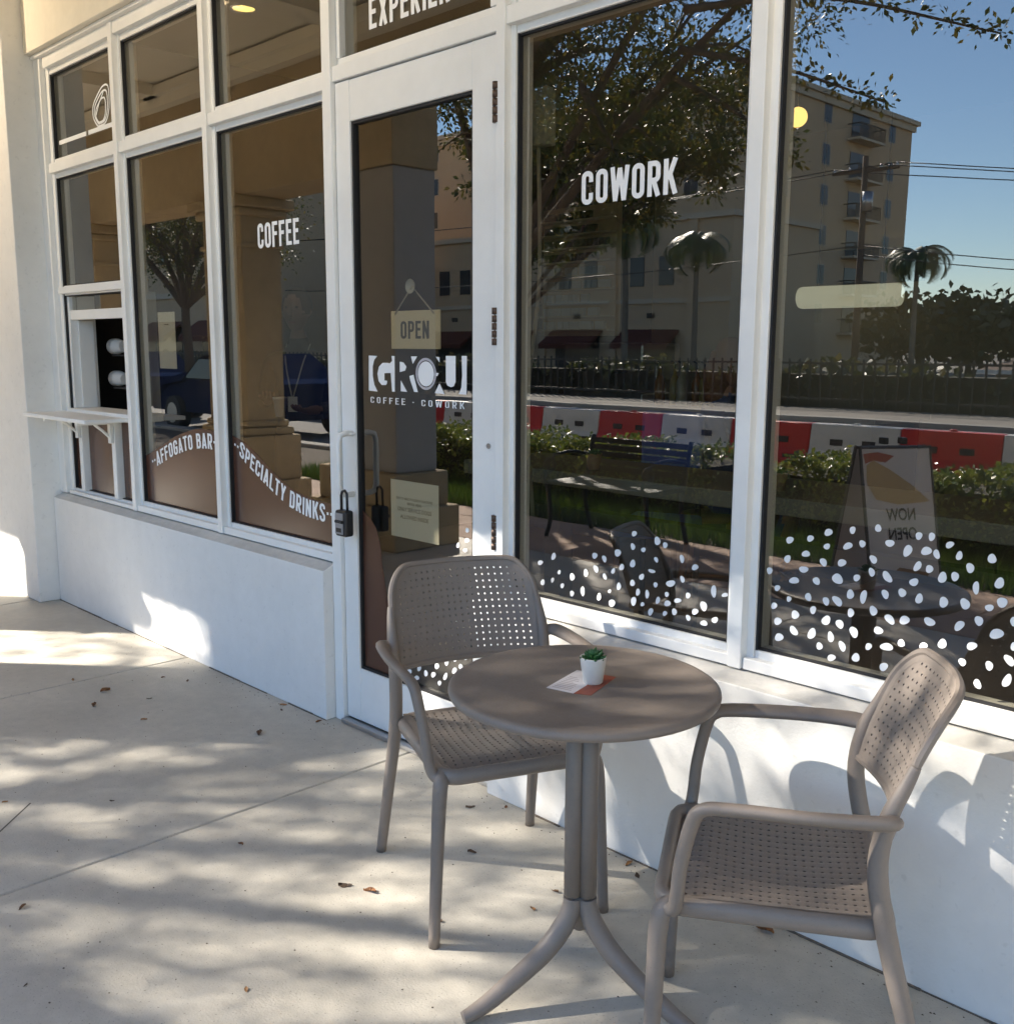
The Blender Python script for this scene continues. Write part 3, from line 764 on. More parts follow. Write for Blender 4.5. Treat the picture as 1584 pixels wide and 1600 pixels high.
lb = thing('key_lockbox', 'black and grey key lockbox hanging from the door pull', 'lockbox', (hx + 0.012, 0.02, 0.80), world_coords=True)
bx = hx + 0.024
MB().box(bx - .034, -0.022, 0.772, bx + .034, 0.020, 0.872).build('body', black_p, lb, 0.010, 3)
MB().box(bx - .026, -0.026, 0.782, bx + .022, -0.0215, 0.862).build('face_plate', mat('lockbox_grey', (0.30, 0.31, 0.33), 0.4, 0.4), lb, 0.004)
for i in range(4):
    mb = MB(); mb.tube([(bx - .020 + i * .0115, -0.0268, 0.83), (bx - .0115 + i * .0115, -0.0268, 0.83)], 0.006, 8); mb.build('dial', black_p, lb)
MB().box(bx - .018, -0.028, 0.79, bx + .014, -0.0262, 0.806).build('shutter', black_p, lb, 0.001)
mb = MB(); mb.tube([(bx - .018, 0, 0.868), (bx - .018, 0, 0.925), (bx - .012, 0.0, 0.94), (bx + .006, 0, 0.946), (bx + .018, 0, 0.935), (bx + .02, 0, 0.868)], 0.005, 10)
mb.build('shackle', black_p, lb)

# ------------------------------------------------------------------ vinyl lettering and shapes on the glass
YD = 0.0982; YDD = 0.0812
lettering('COWORK', straight(-2.040, -1.700, 1.890, 1.984, 'COWORK'), YD).build('lettering', white_vinyl, PANES[3])
lettering('COFFEE', straight(-3.828, -3.520, 1.880, 1.980, 'COFFEE'), YD).build('lettering', white_vinyl, PANES[2])
lettering('EXPERIENCE', straight(-3.045, -2.50, 2.578, 2.683, 'EXPERIENCE'), YD).build('lettering', white_vinyl, P_TOP['door'])
def wave(pts, zb, parent, y, xs0=None, xs1=None):
    poly = [(pts[0][0] if xs0 is None else xs0, zb)] + [(pts[-1][0] if xs1 is None else xs1, zb)]
    # smooth the outline with a Catmull-Rom pass
    P = [Vector(p) for p in pts]; out = []
    for i in range(len(P) - 1):
        p0 = P[max(i - 1, 0)]; p1 = P[i]; p2 = P[i + 1]; p3 = P[min(i + 2, len(P) - 1)]
        for k in range(6):
            t = k / 6
            out.append(0.5 * ((2 * p1) + (p2 - p0) * t + (2 * p0 - 5 * p1 + 4 * p2 - p3) * t * t + (3 * p1 - p0 - 3 * p2 + p3) * t ** 3))
    out.append(P[-1])
    poly += [(p.x, p.y) for p in reversed(out)]
    return MB().prism_y(poly, y, y + 0.0007).build('brown_vinyl', brown_vinyl, parent)
w2 = [(-4.979, WAVE2[0][1] - .012)] + WAVE2[1:]; w2[-1] = (-4.187, w2[-1][1] - .006)
wave(w2, ZS, PANES[1], 0.0990)
w3 = [(-4.102, 1.085)] + WAVE3[1:]; w3[-1] = (-3.289, w3[-1][1])
wave(w3, ZS, PANES[2], 0.0990)
wd = [(-3.111, 0.862)] + WAVED[1:]
poly = [(-3.111, 0.2465), (WAVED[-1][0] + .005, 0.2465)] + [(x, z) for x, z in reversed(wd)]
MB().prism_y(poly, 0.0818, 0.0825).build('brown_vinyl', brown_vinyl, DOORP.parent)
for p, (x0, x1) in zip(LOWP, ((a + .006, -5.728), (-5.672, -5.298), (-5.242, b - .006))):
    MB().box(x0, 0.099, 0.678, x1, 0.0997, 1.08).build('brown_vinyl', brown_vinyl, p)
lettering('..AFFOGATO BAR..', along([(-4.90, .865)] + AFF + [(-4.20, 1.004)], 0.072, '..AFFOGATO BAR..'), 0.0978).build('lettering', white_vinyl, PANES[1])
lettering('..SPECIALTY DRINKS..', along([(-4.09, 1.012), (-4.03, .992)] + SPEC + [(-3.30, .780)], 0.074, '..SPECIALTY DRINKS..'), 0.0978).build('lettering', white_vinyl, PANES[2])
# logo on the door: white counters between the letter bodies
mb = MB()
for i, poly in enumerate(LOGO):
    A = sum(poly[k][0] * poly[(k + 1) % len(poly)][1] - poly[(k + 1) % len(poly)][0] * poly[k][1] for k in range(len(poly)))
    mb.prism_y(poly if A > 0 else poly[::-1], YDD, YDD + .0006)
(ox, oz), (ex, _), (_, ez) = LOGO_O
rx, rz_ = ex - ox, ez - oz
el = lambda k: [(ox + rx * k * math.cos(t), oz + rz_ * k * math.sin(t)) for t in [2 * math.pi * i / 40 for i in range(40)]]
mb.prism_y(el(0.78), YDD - .0003, YDD + .0006)
mb.build('logo', white_vinyl, door)
o1, i1 = el(1.0), el(0.84)
vs = [(x, YDD - .0001, z) for x, z in o1 + i1]
MB().add(vs, [(i, (i + 1) % 40, (i + 1) % 40 + 40, i + 40) for i in range(40)]).build('logo_ring', lilac_vinyl, door)
tx = 'COFFEE . COWORK'
lettering(tx, straight(-3.050, -2.531, 1.274, 1.297, tx, 0.26), YDD, 0.26, 0.11).build('lettering', white_vinyl, door)
# line drawing in the upper left pane
mb = MB()
z0 = 2.567
mb.box(-5.83, YD, z0 - .011, -5.47, YD + .0006, z0 + .011)
mb.box(-5.445, YD, z0 - .011, -5.067, YD + .0006, z0 + .011)
def loop(scale, dx=0, dz=0, y=YD):
    c = Vector((-5.275, 2.672)); P = [c + (Vector(p) - c) * scale + Vector((dx, dz)) for p in ICON]
    pts = []
    for i in range(len(P)):
        p0, p1, p2, p3 = P[i - 1], P[i], P[(i + 1) % len(P)], P[(i + 2) % len(P)]
        for k in range(4):
            t = k / 4
            pts.append(tuple(0.5 * ((2 * p1) + (p2 - p0) * t + (2 * p0 - 5 * p1 + 4 * p2 - p3) * t * t + (3 * p1 - p0 - 3 * p2 + p3) * t ** 3)))
    pts.append(pts[0])
    stroke_quads(mb, pts, 0.009, lambda u, v: (u, v), y, 1)
loop(1.0); loop(0.80, 0.0, -0.006, YD - .0004); loop(0.60, -0.004, -0.02, YD - .0008)
stroke_quads(mb, [(-5.34, 2.63), (-5.29, 2.69), (-5.235, 2.735)], 0.008, lambda u, v: (u, v), YD - .0012, 1)
mb.build('line_drawing', white_vinyl, P_TOP[0])
# white pebble dots
def pebble(seed, n=18):
    g = random.Random(seed)
    ph = [g.uniform(0, 6.28) for _ in range(3)]
    mb = MB()
    pts = []
    for i in range(n):
        t = 2 * math.pi * i / n
        r = 1 + 0.07 * math.sin(2 * t + ph[0]) + 0.06 * math.sin(3 * t + ph[1])
        pts.append((r * math.cos(t), r * math.sin(t)))
    mb.prism_y(pts, 0, 0.0006)
    me = bpy.data.meshes.new('dot'); me.from_pydata(mb.v, [], mb.f); me.materials.append(white_vinyl)
    return me
PEB = [pebble(s) for s in range(5)]
def dots(tab, parent, y):
    for i, (x, z, sa, sb, an) in enumerate(tab):
        o = link('dot', PEB[i % 5], parent)
        o.location = (x, y - 0.00004 * (i % 7), z)
        o.rotation_euler = (0, -an, 0)
        o.scale = (sa, 1, sb)
        if parent.parent and parent.parent.get('_world') and False: pass
dots(DOTS_B, PANES[4], 0.0985)
dots(DOTS_A, PANES[3], 0.0985)
dots(DOTS_D, door, 0.0818)
g = random.Random(3)
dots([(g.uniform(-.62, -.60) if False else g.uniform(-0.46, 0.30), g.uniform(.72, 1.0), .014, .011, g.uniform(0, 3)) for _ in range(40)], PANES[5], 0.0985)

# ------------------------------------------------------------------ signs hung inside the glass
BF = None
def flat_text(body, size, m, parent, mx, name='lettering', align='CENTER', xs=1.0, bold=0.0):
    cu = bpy.data.curves.new('t', 'FONT'); cu.body = body; cu.size = size; cu.align_x = align; cu.align_y = 'CENTER'; cu.offset = bold
    cu.space_line = 1.1
    ob = bpy.data.objects.new('t', cu); COL.objects.link(ob)
    dg = bpy.context.evaluated_depsgraph_get(); dg.update()
    me = bpy.data.meshes.new_from_object(ob.evaluated_get(dg))
    bpy.data.objects.remove(ob, do_unlink=True)
    me.transform(mx @ Matrix.Diagonal((xs, 1, 1, 1)))
    me.materials.clear(); me.materials.append(m)
    return link(name, me, parent)
def face_out(x, y, z):   # text upright in the xz plane, read from -y
    return Matrix.Translation((x, y, z)) @ Matrix.Rotation(R(90), 4, 'X')
sg = thing('open_sign', 'small cream hanging sign reading OPEN behind the door glass', 'sign', (-2.835, 0.125, 1.54), world_coords=True)
cardm = mat('cream_board', (0.86, 0.74, 0.50), 0.7)
MB().box(-2.972, 0.120, 1.472, -2.70, 0.126, 1.607).build('board', cardm, sg, 0.0028)
lettering('OPEN', straight(-2.915, -2.757, 1.508, 1.570, 'OPEN'), 0.1195).build('lettering', mat('sign_grey', (0.10, 0.10, 0.10), .7), sg)
mb = MB(); mb.tube([(-2.945, 0.118, 1.595), (-2.84, 0.113, 1.69), (-2.73, 0.118, 1.595)], 0.003, 6); mb.build('cord', mat('cord_beige', (.5, .45, .36), .8), sg)
mb = MB().lathe([(0.0, 0), (0.012, .002), (0.022, .008), (0.026, .016)], 20)
mb.v = [(-2.84 + x, 0.110 - zz * 0.8 + .006, 1.69 + y) for x, y, zz in mb.v]
mb.build('suction_cup', mat('clear_rubber', (.5, .5, .46), .2), sg)
nt_ = thing('notice', 'cream paper notice about service dogs taped inside the door glass', 'notice', (-2.835, 0.12, 0.89), world_coords=True)
MB().box(-2.972, 0.1095, 0.782, -2.700, 0.1102, 0.995).build('sheet', paper_m, nt_)
soft_ink = mat('soft_ink', (0.24, 0.21, 0.15), 0.85)
for t, s, z in (('DUE TO HEALTH CODE IN OUR FOOD', .0118, .928), ('SERVICE AREAS', .0118, .911), ('ONLY SERVICE DOGS', .020, .888), ('ALLOWED INSIDE', .020, .860)):
    flat_text(t, s, soft_ink, nt_, face_out(-2.836, 0.1092, z), bold=0.0004)
qs = thing('menu_sheet', 'tall cream paper sheet taped inside the second window from the left', 'notice', (-4.70, 0.12, 1.5), world_coords=True)
MB().box(-4.79, 0.1095, 1.370, -4.615, 0.1102, 1.640).build('sheet', paper_m, qs)
mb = MB()
mb.box(-4.725, 0.1086, 1.578, -4.68, 0.1094, 1.582)
mb.build('print', soft_ink, qs)

# ------------------------------------------------------------------ armchair (x forward, y left)
def smooth_path(P, k=5):
    P = [Vector(p) for p in P]; out = []
    for i in range(len(P) - 1):
        p0 = P[max(i - 1, 0)]; p1 = P[i]; p2 = P[i + 1]; p3 = P[min(i + 2, len(P) - 1)]
        for j in range(k):
            t = j / k
            out.append(0.5 * ((2 * p1) + (p2 - p0) * t + (2 * p0 - 5 * p1 + 4 * p2 - p3) * t * t + (3 * p1 - p0 - 3 * p2 + p3) * t ** 3))
    out.append(P[-1])
    return out
def interp(vals, n):
    return [float(np.interp(i / (n - 1), np.linspace(0, 1, len(vals)), vals)) for i in range(n)]

def perforated(surf, nu, nv, hu, hv, u0, u1, v0, v1, thick, skip=None, drop=None):
    """surf(u,v)->(point, normal). A sheet of cells each with a rounded rectangular hole, given thickness."""
    mb = MB()
    du, dv = (u1 - u0) / nu, (v1 - v0) / nv
    oct_ = [(1, .45), (.45, 1), (-.45, 1), (-1, .45), (-1, -.45), (-.45, -1), (.45, -1), (1, -.45)]
    vid = {}
    def vert(u, v, side):
        key = (round(u, 6), round(v, 6), side)
        if key not in vid:
            p, n = surf(u, v)
            mb.v.append(tuple(p + n * (thick / 2 * side))); vid[key] = len(mb.v) - 1
        return vid[key]
    def face(ix):
        mb.f.append(tuple(ix)); mb.mi.append(0); mb.sm.append(True)
    for i in range(nu):
        for j in range(nv):
            a, b = u0 + i * du, v0 + j * dv
            c = (a + du / 2, b + dv / 2)
            corners = [(a + du, b + dv / 2), (a + du, b + dv), (a + du / 2, b + dv), (a, b + dv), (a, b + dv / 2), (a, b), (a + du / 2, b), (a + du, b)]
            if drop and drop(i, j):
                continue
            if skip and skip(i, j):
                for s in (1, -1):
                    q = [vert(*p, s) for p in corners]
                    face(q if s > 0 else q[::-1])
                continue
            ho = [(c[0] + x * hu * du / 2, c[1] + y * hv * dv / 2) for x, y in oct_]
            # ring order: outer starts at angle 0, hole octagon interleaved
            out = [corners[0], corners[1], corners[2], corners[3], corners[4], corners[5], corners[6], corners[7]]
            for s in (1, -1):
                O = [vert(*p, s) for p in out]; H = [vert(*p, s) for p in ho]
                fs = [(O[0], O[1], H[0]), (O[1], H[1], H[0]), (O[1], O[2], H[1]), (O[2], H[2], H[1]),
                      (O[2], O[3], H[2]), (O[3], H[3], H[2]), (O[3], O[4], H[3]), (O[4], H[4], H[3]),
                      (O[4], O[5], H[4]), (O[5], H[5], H[4]), (O[5], O[6], H[5]), (O[6], H[6], H[5]),
                      (O[6], O[7], H[6]), (O[7], H[7], H[6]), (O[7], O[0], H[7]), (O[0], H[0], H[7])]
                for f in fs: face(f if s > 0 else f[::-1])
            H1 = [vert(*p, 1) for p in ho]; H2 = [vert(*p, -1) for p in ho]
            for k in range(8):
                q = (H1[k], H1[(k + 1) % 8], H2[(k + 1) % 8], H2[k])
                face(q[::-1])
    return mb

def rrect(w, h, r, n=6):
    pts = []
    for cx, cy, a0 in ((w - r, h - r, 0), (-w + r, h - r, 90), (-w + r, -h + r, 180), (w - r, -h + r, 270)):
        pts += [(cx + r * math.cos(R(a0 + 90 * i / n)), cy + r * math.sin(R(a0 + 90 * i / n))) for i in range(n + 1)]
    return pts

def make_chair():
    t = thing('armchair', 'x', 'chair', group='taupe armchairs at the round table')
    # backrest surface: u across (-1..1), v up (0..1)
    def back(u, v):
        hw = 0.226 - 0.010 * v
        y = u * hw
        x = -0.132 - 0.100 * v ** 1.25 - 0.052 * (1 - u * u)
        z = 0.595 + 0.272 * v
        return Vector((x, y, z))
    def backs(u, v):
        e = 1e-3
        p = back(u, v)
        n = (back(u + e, v) - p).cross(back(u, v + e) - p).normalized()
        return p, n
    def rr2(su, sv, ru, rv, bu, bv, n=9):
        pts = []
        for cu, cv, a0, qu, qv in ((su - ru, sv - rv, 0, ru, rv), (-su + ru, sv - rv, 90, ru, rv), (-su + bu, -sv + bv, 180, bu, bv), (su - bu, -sv + bv, 270, bu, bv)):
            pts += [(cu + qu * math.cos(R(a0 + 90 * i / n)), cv + qv * math.sin(R(a0 + 90 * i / n))) for i in range(n + 1)]
        return pts
    ring = rr2(0.985, 0.485, 0.30, 0.33, 0.08, 0.08)
    inner = rr2(0.895, 0.415, 0.24, 0.27, 0.05, 0.05)
    def dense(pts, ref):
        out = []
        for i in range(len(pts)):
            a, b = pts[i], pts[(i + 1) % len(pts)]; ra, rb = ref[i], ref[(i + 1) % len(ref)]
            k = 16 if math.hypot(ra[0] - rb[0], ra[1] - rb[1]) > .15 else 1
            out += [(a[0] + (b[0] - a[0]) * m / k, a[1] + (b[1] - a[1]) * m / k) for m in range(k)]
        return out
    inner = dense(inner, ring); ring = dense(ring, ring)
    def outside(i, j):
        u = abs(-0.90 + 1.80 * (i + .5) / 21); v = abs(-0.425 + 0.85 * (j + .5) / 13)
        if j < 6: return False
        u = max(0, u - .04 - (0.895 - .24)); v = max(0, v - .03 - (0.415 - .27))
        return (u / .24) ** 2 + (v / .27) ** 2 > 1.0
    mb = perforated(backs, 21, 13, 0.27, 0.30, -0.90, 0.90, 0.075, 0.925, 0.006, drop=outside)
    n = len(ring)
    for s in (1, -1):
        vs = []
        for p in ring:
            a, nn = backs(p[0], p[1] + .5); vs.append(a + nn * .0050 * s)
        for p in inner:
            a, nn = backs(p[0], p[1] + .5); vs.append(a + nn * .0036 * s)
        fs = [(i, (i + 1) % n, (i + 1) % n + n, i + n) for i in range(n)]
        if s < 0: fs = [f[::-1] for f in fs]
        mb.add(vs, fs, 0, True)
    rim = [backs(p[0], p[1] + .5)[0] for p in ring]
    mb.tube(rim, 0.0095, 8, closed=True)
    es = mb.build('backrest', taupe, t).modifiers.new('split', 'EDGE_SPLIT'); es.split_angle = R(38)
    # seat surface: u along x (0 back..1 front), v across (-1..1)
    def seat(u, v):
        x = -0.166 + 0.404 * u
        y = v * (0.195 + 0.012 * u)
        z = 0.452 - 0.016 * math.sin(math.pi * min(u * 1.05, 1)) * (1 - v * v) - 0.022 * max(0, u - 0.82) ** 1.5 * 12
        fr_ = ((v + 0.93) / 1.86 * 17) % 1.0
        z -= 0.0030 * (1 - abs(2 * fr_ - 1)) if abs(v) < 0.93 else 0
        return Vector((x, y, z))
    def seats(u, v):
        e = 1e-3; p = seat(u, v)
        return p, (seat(u + e, v) - p).cross(seat(u, v + e) - p).normalized()
    mb = perforated(seats, 22, 17, 0.42, 0.34, 0.03, 0.97, -0.93, 0.93, 0.007)
    for s in (1, -1):
        o_ = [(0.0, -1), (1.0, -1), (1.0, 1), (0.0, 1)]; i_ = [(.03, -.93), (.97, -.93), (.97, .93), (.03, .93)]
        O = []; I = []
        for k in range(4):
            for m in range(12):
                f = m / 12
                a0, a1 = o_[k], o_[(k + 1) % 4]; b0, b1 = i_[k], i_[(k + 1) % 4]
                p, nn = seats(a0[0] + (a1[0] - a0[0]) * f, a0[1] + (a1[1] - a0[1]) * f); O.append(p + nn * .0035 * s)
                p, nn = seats(b0[0] + (b1[0] - b0[0]) * f, b0[1] + (b1[1] - b0[1]) * f); I.append(p + nn * .0035 * s)
        fs = [(i, (i + 1) % 48, (i + 1) % 48 + 48, i + 48) for i in range(48)]
        mb.add(O + I, fs if s > 0 else [f[::-1] for f in fs], 0, True)
    es = mb.build('seat', taupe, t).modifiers.new('split', 'EDGE_SPLIT'); es.split_angle = R(38)
    # seat frame: rounded rail round the seat
    loop_ = rrect(0.207, 0.203, 0.045, 6)
    path = [(0.041 + x, y, 0.436 - 0.012 * max(0, x)) for x, y in loop_]
    mb = MB(); mb.tube(path, 0.0205, 10, closed=True, squash=0.75)
    mb.build('seat_frame', taupe, t)
    for s in (-1, 1):
        # front legs
        P = smooth_path([(0.205, s * .188, .437), (0.236, s * .205, .428), (0.248, s * .214, .390), (0.252, s * .222, .25), (0.258, s * .234, .0)], 5)
        mb = MB(); mb.tube(P, interp([.017, .0195, .019, .017, .0145], len(P)), 12); mb.build('leg', taupe, t)
        # rear legs run on up as the back uprights
        P = smooth_path([(-0.268, s * .238, .0), (-0.215, s * .226, .22), (-0.163, s * .217, .42), (-0.136, s * .2215, .56), (-0.1475, s * .2245, .66), (-0.1745, s * .2215, .728), (-0.188, s * .2185, .762)], 5)
        mb = MB(); mb.tube(P, interp([.0145, .017, .019, .0185, .0165, .0125, .0096], len(P)), 12); mb.build('leg', taupe, t)
        # armrest
        P = smooth_path([(-0.145, s * .222, .655), (-0.152, s * .240, .662), (-0.130, s * .258, .667), (-0.02, s * .268, .667), (0.125, s * .262, .664), (0.172, s * .257, .655), (0.190, s * .252, .625), (0.208, s * .240, .54), (0.214, s * .232, .47), (0.220, s * .222, .437), (0.236, s * .208, .428)], 6)
        mb = MB(); mb.tube(P, interp([.0135, .0145, .0135, .0125, .0125, .013, .0135, .0135, .0135, .014, .015], len(P)), 12, squash=interp([1, 1.4, 1.55, 1.5, 1.45, 1.3, 1.1, 1, 1, 1, 1], len(P)))
        mb.build('armrest', taupe, t)
    return t
ch1 = make_chair()
ch1.location = (-1.925, -0.385, 0.0); ch1.rotation_euler = (0, 0, R(-23.6))
ch1['label'] = 'taupe perforated plastic armchair in front of the glass door, behind the table'
ch2 = copy_tree(ch1)
ch2.location = (-0.965, -0.440, 0.0); ch2.rotation_euler = (0, 0, R(211.5))
ch2['label'] = 'taupe perforated plastic armchair at right, seen from the side against the low wall'

# ------------------------------------------------------------------ table
TX, TY, TZ = -1.42, -0.57, 0.745
tb = thing('bistro_table', 'round taupe bistro table on a three footed pedestal', 'table', (TX, TY, 0))
mb = MB().lathe([(0.0001, .742), (.05, .7432), (.27, .7432), (.284, .745), (.293, .7445), (.2995, .740), (.301, .733), (.299, .726), (.292, .722), (.284, .724), (.282, .732), (.0001, .732)], 96)
mb.build('tabletop', taupe, tb)
mb = MB().lathe([(.0001, .7330), (.12, .7330), (.10, .715), (.05, .695), (.045, .68), (.0001, .68)], 32)
mb.build('top_plate', taupe, tb)
lets = [R(-49.1 + 60), R(-49.1 - 60), R(-49.1 + 180)]
col = MB()
for a in lets:
    c, s = math.cos(a), math.sin(a)
    col.tube([(c * .0195, s * .0195, .243), (c * .0195, s * .0195, .50), (c * .0195, s * .0195, .70)], .0205, 16)
col.build('column', taupe, tb)
mb = MB().lathe([(.0001, .2415), (.030, .2415), (.030, .2385), (.0001, .2385)], 24); mb.build('collar', joint_m, tb)
for a in lets:
    c, s = math.cos(a), math.sin(a)
    prof = smooth_path([(.0195, 0, .2375), (.022, 0, .212), (.044, 0, .168), (.100, 0, .112), (.215, 0, .042), (.268, 0, .019), (.292, 0, .0135)], 6)
    P = [(c * p.x, s * p.x, p.z) for p in prof]
    mb = MB(); mb.tube(P, interp([.0215, .0225, .024, .023, .0195, .0165, .013], len(P)), 16); mb.build('leg', taupe, tb)

# plant pot, succulent and card on the table
px, py = -1.409, -0.552
pot = thing('potted_succulent', 'small green succulent in a white pot standing on the round table', 'potted plant', (px, py, 0.7434))
pot.scale = (.94, .94, .94)
pot_m = mat('white_ceramic', (0.70, 0.67, 0.62), 0.55, var=0.05, scale=30, bump=0.1, bscale=200)
MB().lathe([(.0001, .0005), (.021, .0005), (.0235, .003), (.0315, .062), (.0315, .064), (.0285, .064), (.026, .052), (.0001, .052)], 32).build('pot', pot_m, pot)
succ = leaf_mat('succulent_green', [(0.015, 0.06, 0.02), (0.03, 0.11, 0.03), (0.05, 0.15, 0.05)], 0.08, 0.35)
first = None
for ring, (cnt, ln, tilt, wd) in enumerate(((9, .036, 20, .014), (8, .032, 42, .013), (7, .027, 60, .012), (5, .02, 76, .010))):
    for i in range(cnt):
        if first is None:
            mb = MB()
            P = [(0, 0, 0), (.3, 0, -.02), (.65, 0, .02), (.9, 0, .08), (1.0, 0, .12)]
            mb.tube(P, [.10, .19, .21, .10, .01], 8, squash=1.0)
            first = mb.build('leaf', succ, pot); o = first
        else:
            o = link('leaf', first.data, pot)
        o.location = (0, 0, .052 + .003 * ring)
        o.rotation_euler = (0, -R(tilt + rnd.uniform(-6, 6)), 2 * math.pi * (i + .5 * (ring % 2)) / cnt + rnd.uniform(-.1, .1))
        k = ln * rnd.uniform(.9, 1.1)
        o.scale = (k, wd * 2.2, wd * 1.6)

card = thing('table_card', 'white printed card with a rust red half lying under the succulent pot', 'card', (-1.41, -0.57, 0.7434), world_coords=True)
def sheet(quad, z, h, m, name):
    vs = [(x, y, z) for x, y in quad] + [(x, y, z + h) for x, y in quad]
    MB().add(vs, [(3, 2, 1, 0), (4, 5, 6, 7), (0, 1, 5, 4), (1, 2, 6, 5), (2, 3, 7, 6), (3, 0, 4, 7)]).build(name, m, card)
W4 = [(-1.4569, -0.6519), (-1.3905, -0.6372), (-1.427, -0.4932), (-1.4916, -0.512)]
sheet(W4, 0.7434, 0.0006, mat('card_white', (0.74, 0.70, 0.70), 0.6), 'white_half')
sheet([(-1.3898, -0.6370), (-1.3561, -0.6191), (-1.3969, -0.4856), (-1.4262, -0.4933)], 0.7434, 0.0006, mat('card_rust', (0.30, 0.075, 0.04), 0.5), 'rust_half')
mb = MB()
e1 = Vector((W4[1][0] - W4[0][0], W4[1][1] - W4[0][1], 0)); e2 = Vector((W4[3][0] - W4[0][0], W4[3][1] - W4[0][1], 0))
o0 = Vector((W4[0][0], W4[0][1], 0.7441))
for i in range(9):
    a0 = .12; a1 = .12 + .7 * rnd.uniform(.4, 1); c0 = .08 + i * .07
    p = [o0 + e1 * a0 + e2 * c0, o0 + e1 * a1 + e2 * c0, o0 + e1 * a1 + e2 * (c0 + .022), o0 + e1 * a0 + e2 * (c0 + .022)]
    mb.add(p, [(0, 1, 2, 3)])
mb.build('print', mat('pale_print', (.42, .36, .36), .7), card)

# ------------------------------------------------------------------ fallen leaves
leafbits = []
for s in range(4):
    g = random.Random(20 + s); mb = MB()
    n = 7; up_, dn = [], []
    for i in range(n):
        f = i / (n - 1)
        w = math.sin(math.pi * f ** .8) * (.22 + .06 * g.random()) + .01
        zc = .10 * math.sin(f * 3 + s) + .06
        up_.append((f - .5, w, zc + .10 + .08 * g.random())); dn.append((f - .5, -w, zc + .08 * g.random()))
    mid = [(f[0], 0, .03 + .05 * math.sin(i)) for i, f in enumerate(up_)]
    for i in range(n - 1):
        b = len(mb.v)
        mb.add([mid[i], mid[i + 1], up_[i + 1], up_[i]], [(0, 1, 2, 3)], 0, True)
        mb.add([dn[i], dn[i + 1], mid[i + 1], mid[i]], [(0, 1, 2, 3)], 0, True)
    me = bpy.data.meshes.new('dry_leaf'); me.from_pydata(mb.v, [], mb.f)
    me.materials.append(mat('dry_leaf_%s' % 'abcd'[s], ((.24, .10, .035), (.13, .065, .03), (.32, .16, .06), (.08, .05, .03))[s], .7, var=.2, scale=120))
    leafbits.append(me)
LL = ['on the shaded concrete left of the low wall, farthest out', 'beside the curled dark one near the left joint', 'lying alone in the shade mid way to the door', 'small one in shade near the left joint', 'closest to the sunlit patch on the low wall', 'at the foot of the low wall just past the sunlit patch', 'near the foot of the low wall, left one of a pair', 'near the foot of the low wall, right one of a pair', 'at the corner where the low wall meets the door', 'dark curled one in the shade before the door', 'resting on the left joint line', 'small reddish one in the sun left of the long joint', 'in the shade above the long bright patch', 'at the lower left edge in the sun', 'at the left edge beside the short joint', 'left of the pair of dark leaves beside the front leg', 'right of the pair of dark leaves beside the front leg', 'orange one between chair leg and table column', 'orange one just below, left of the table column', 'dark one behind the left chair near the wall', 'small brown one near the rear leg by the wall', 'on the shadow line under the left chair', 'larger pale one against the wall right of the table column', 'flat one on the wall line right of the table column', 'large brown one under the right chair by the wall', 'beside the front leg of the left chair, low down', 'small pale one near the bottom edge of the picture', 'tiny dark one at the bottom left']
SZ = [.045, .035, .03, .02, .018, .02, .028, .02, .03, .04, .022, .02, .022, .03, .02, .036, .036, .028, .03, .034, .02, .028, .034, .028, .05, .022, .02, .016]
for i, (x, y) in enumerate(LEAVES):
    y = min(y, -0.03)
    o = link('dry_leaf', leafbits[i % 4]); o.location = (x, y, 0.0006)
    o.rotation_euler = (rnd.uniform(-.05, .05), rnd.uniform(-.05, .05), rnd.uniform(0, 6.28))
    o.scale = (SZ[i] * rnd.uniform(.8, 1.1),) * 3
    tag(o, 'dry leaf ' + LL[i], 'leaf', 'dry leaves on the concrete')
# grit specks
g = random.Random(4); mb = MB()
for i in range(420):
    x = g.uniform(-5.2, -0.6); y = g.uniform(-1.5, -0.02) if g.random() < .7 else -abs(g.gauss(0, .05)) - .008
    r = g.uniform(.0012, .0035)
    mb.add([(x - r, y, .0003), (x, y - r * .7, .0003), (x + r * 1.3, y, .0003), (x, y + r, .0003), (x, y, r * .8)], [(0, 1, 4), (1, 2, 4), (2, 3, 4), (3, 0, 4)])
tag(mb.build('grit', mat('dark_grit', (.12, .10, .08), .95)), 'tiny dark grit scattered over the concrete', 'grit', kind='stuff')

# ------------------------------------------------------------------ verge: grass and clipped hedge
grass_m = leaf_mat('grass_green', [(0.04, 0.08, 0.01), (0.07, 0.12, 0.016), (0.10, 0.15, 0.024)], 0.35)
gg = np.random.default_rng(5)
N = 26000
bx_ = gg.uniform(-10.4, 2.5, N); by_ = gg.uniform(-5.05, -4.02, N); h = gg.uniform(.05, .14, N); an = gg.uniform(0, 6.28, N); ln = gg.normal(0, .03, (N, 2))
V = np.empty((N, 3, 3)); w = .006
V[:, 0] = np.c_[bx_ - w * np.cos(an), by_ - w * np.sin(an), np.full(N, -.012)]
V[:, 1] = np.c_[bx_ + w * np.cos(an), by_ + w * np.sin(an), np.full(N, -.012)]
V[:, 2] = np.c_[bx_ + ln[:, 0], by_ + ln[:, 1], h]
tag(mesh_np('grass', V.reshape(-1, 3), np.arange(N * 3).reshape(N, 3), grass_m), 'short green grass strip between the pavers and the hedge', 'grass', kind='stuff')
hedge_m = leaf_mat('hedge_green', [(0.07, 0.11, 0.014), (0.13, 0.18, 0.025), (0.22, 0.25, 0.04), (0.30, 0.30, 0.06)], 0.3, 0.3)
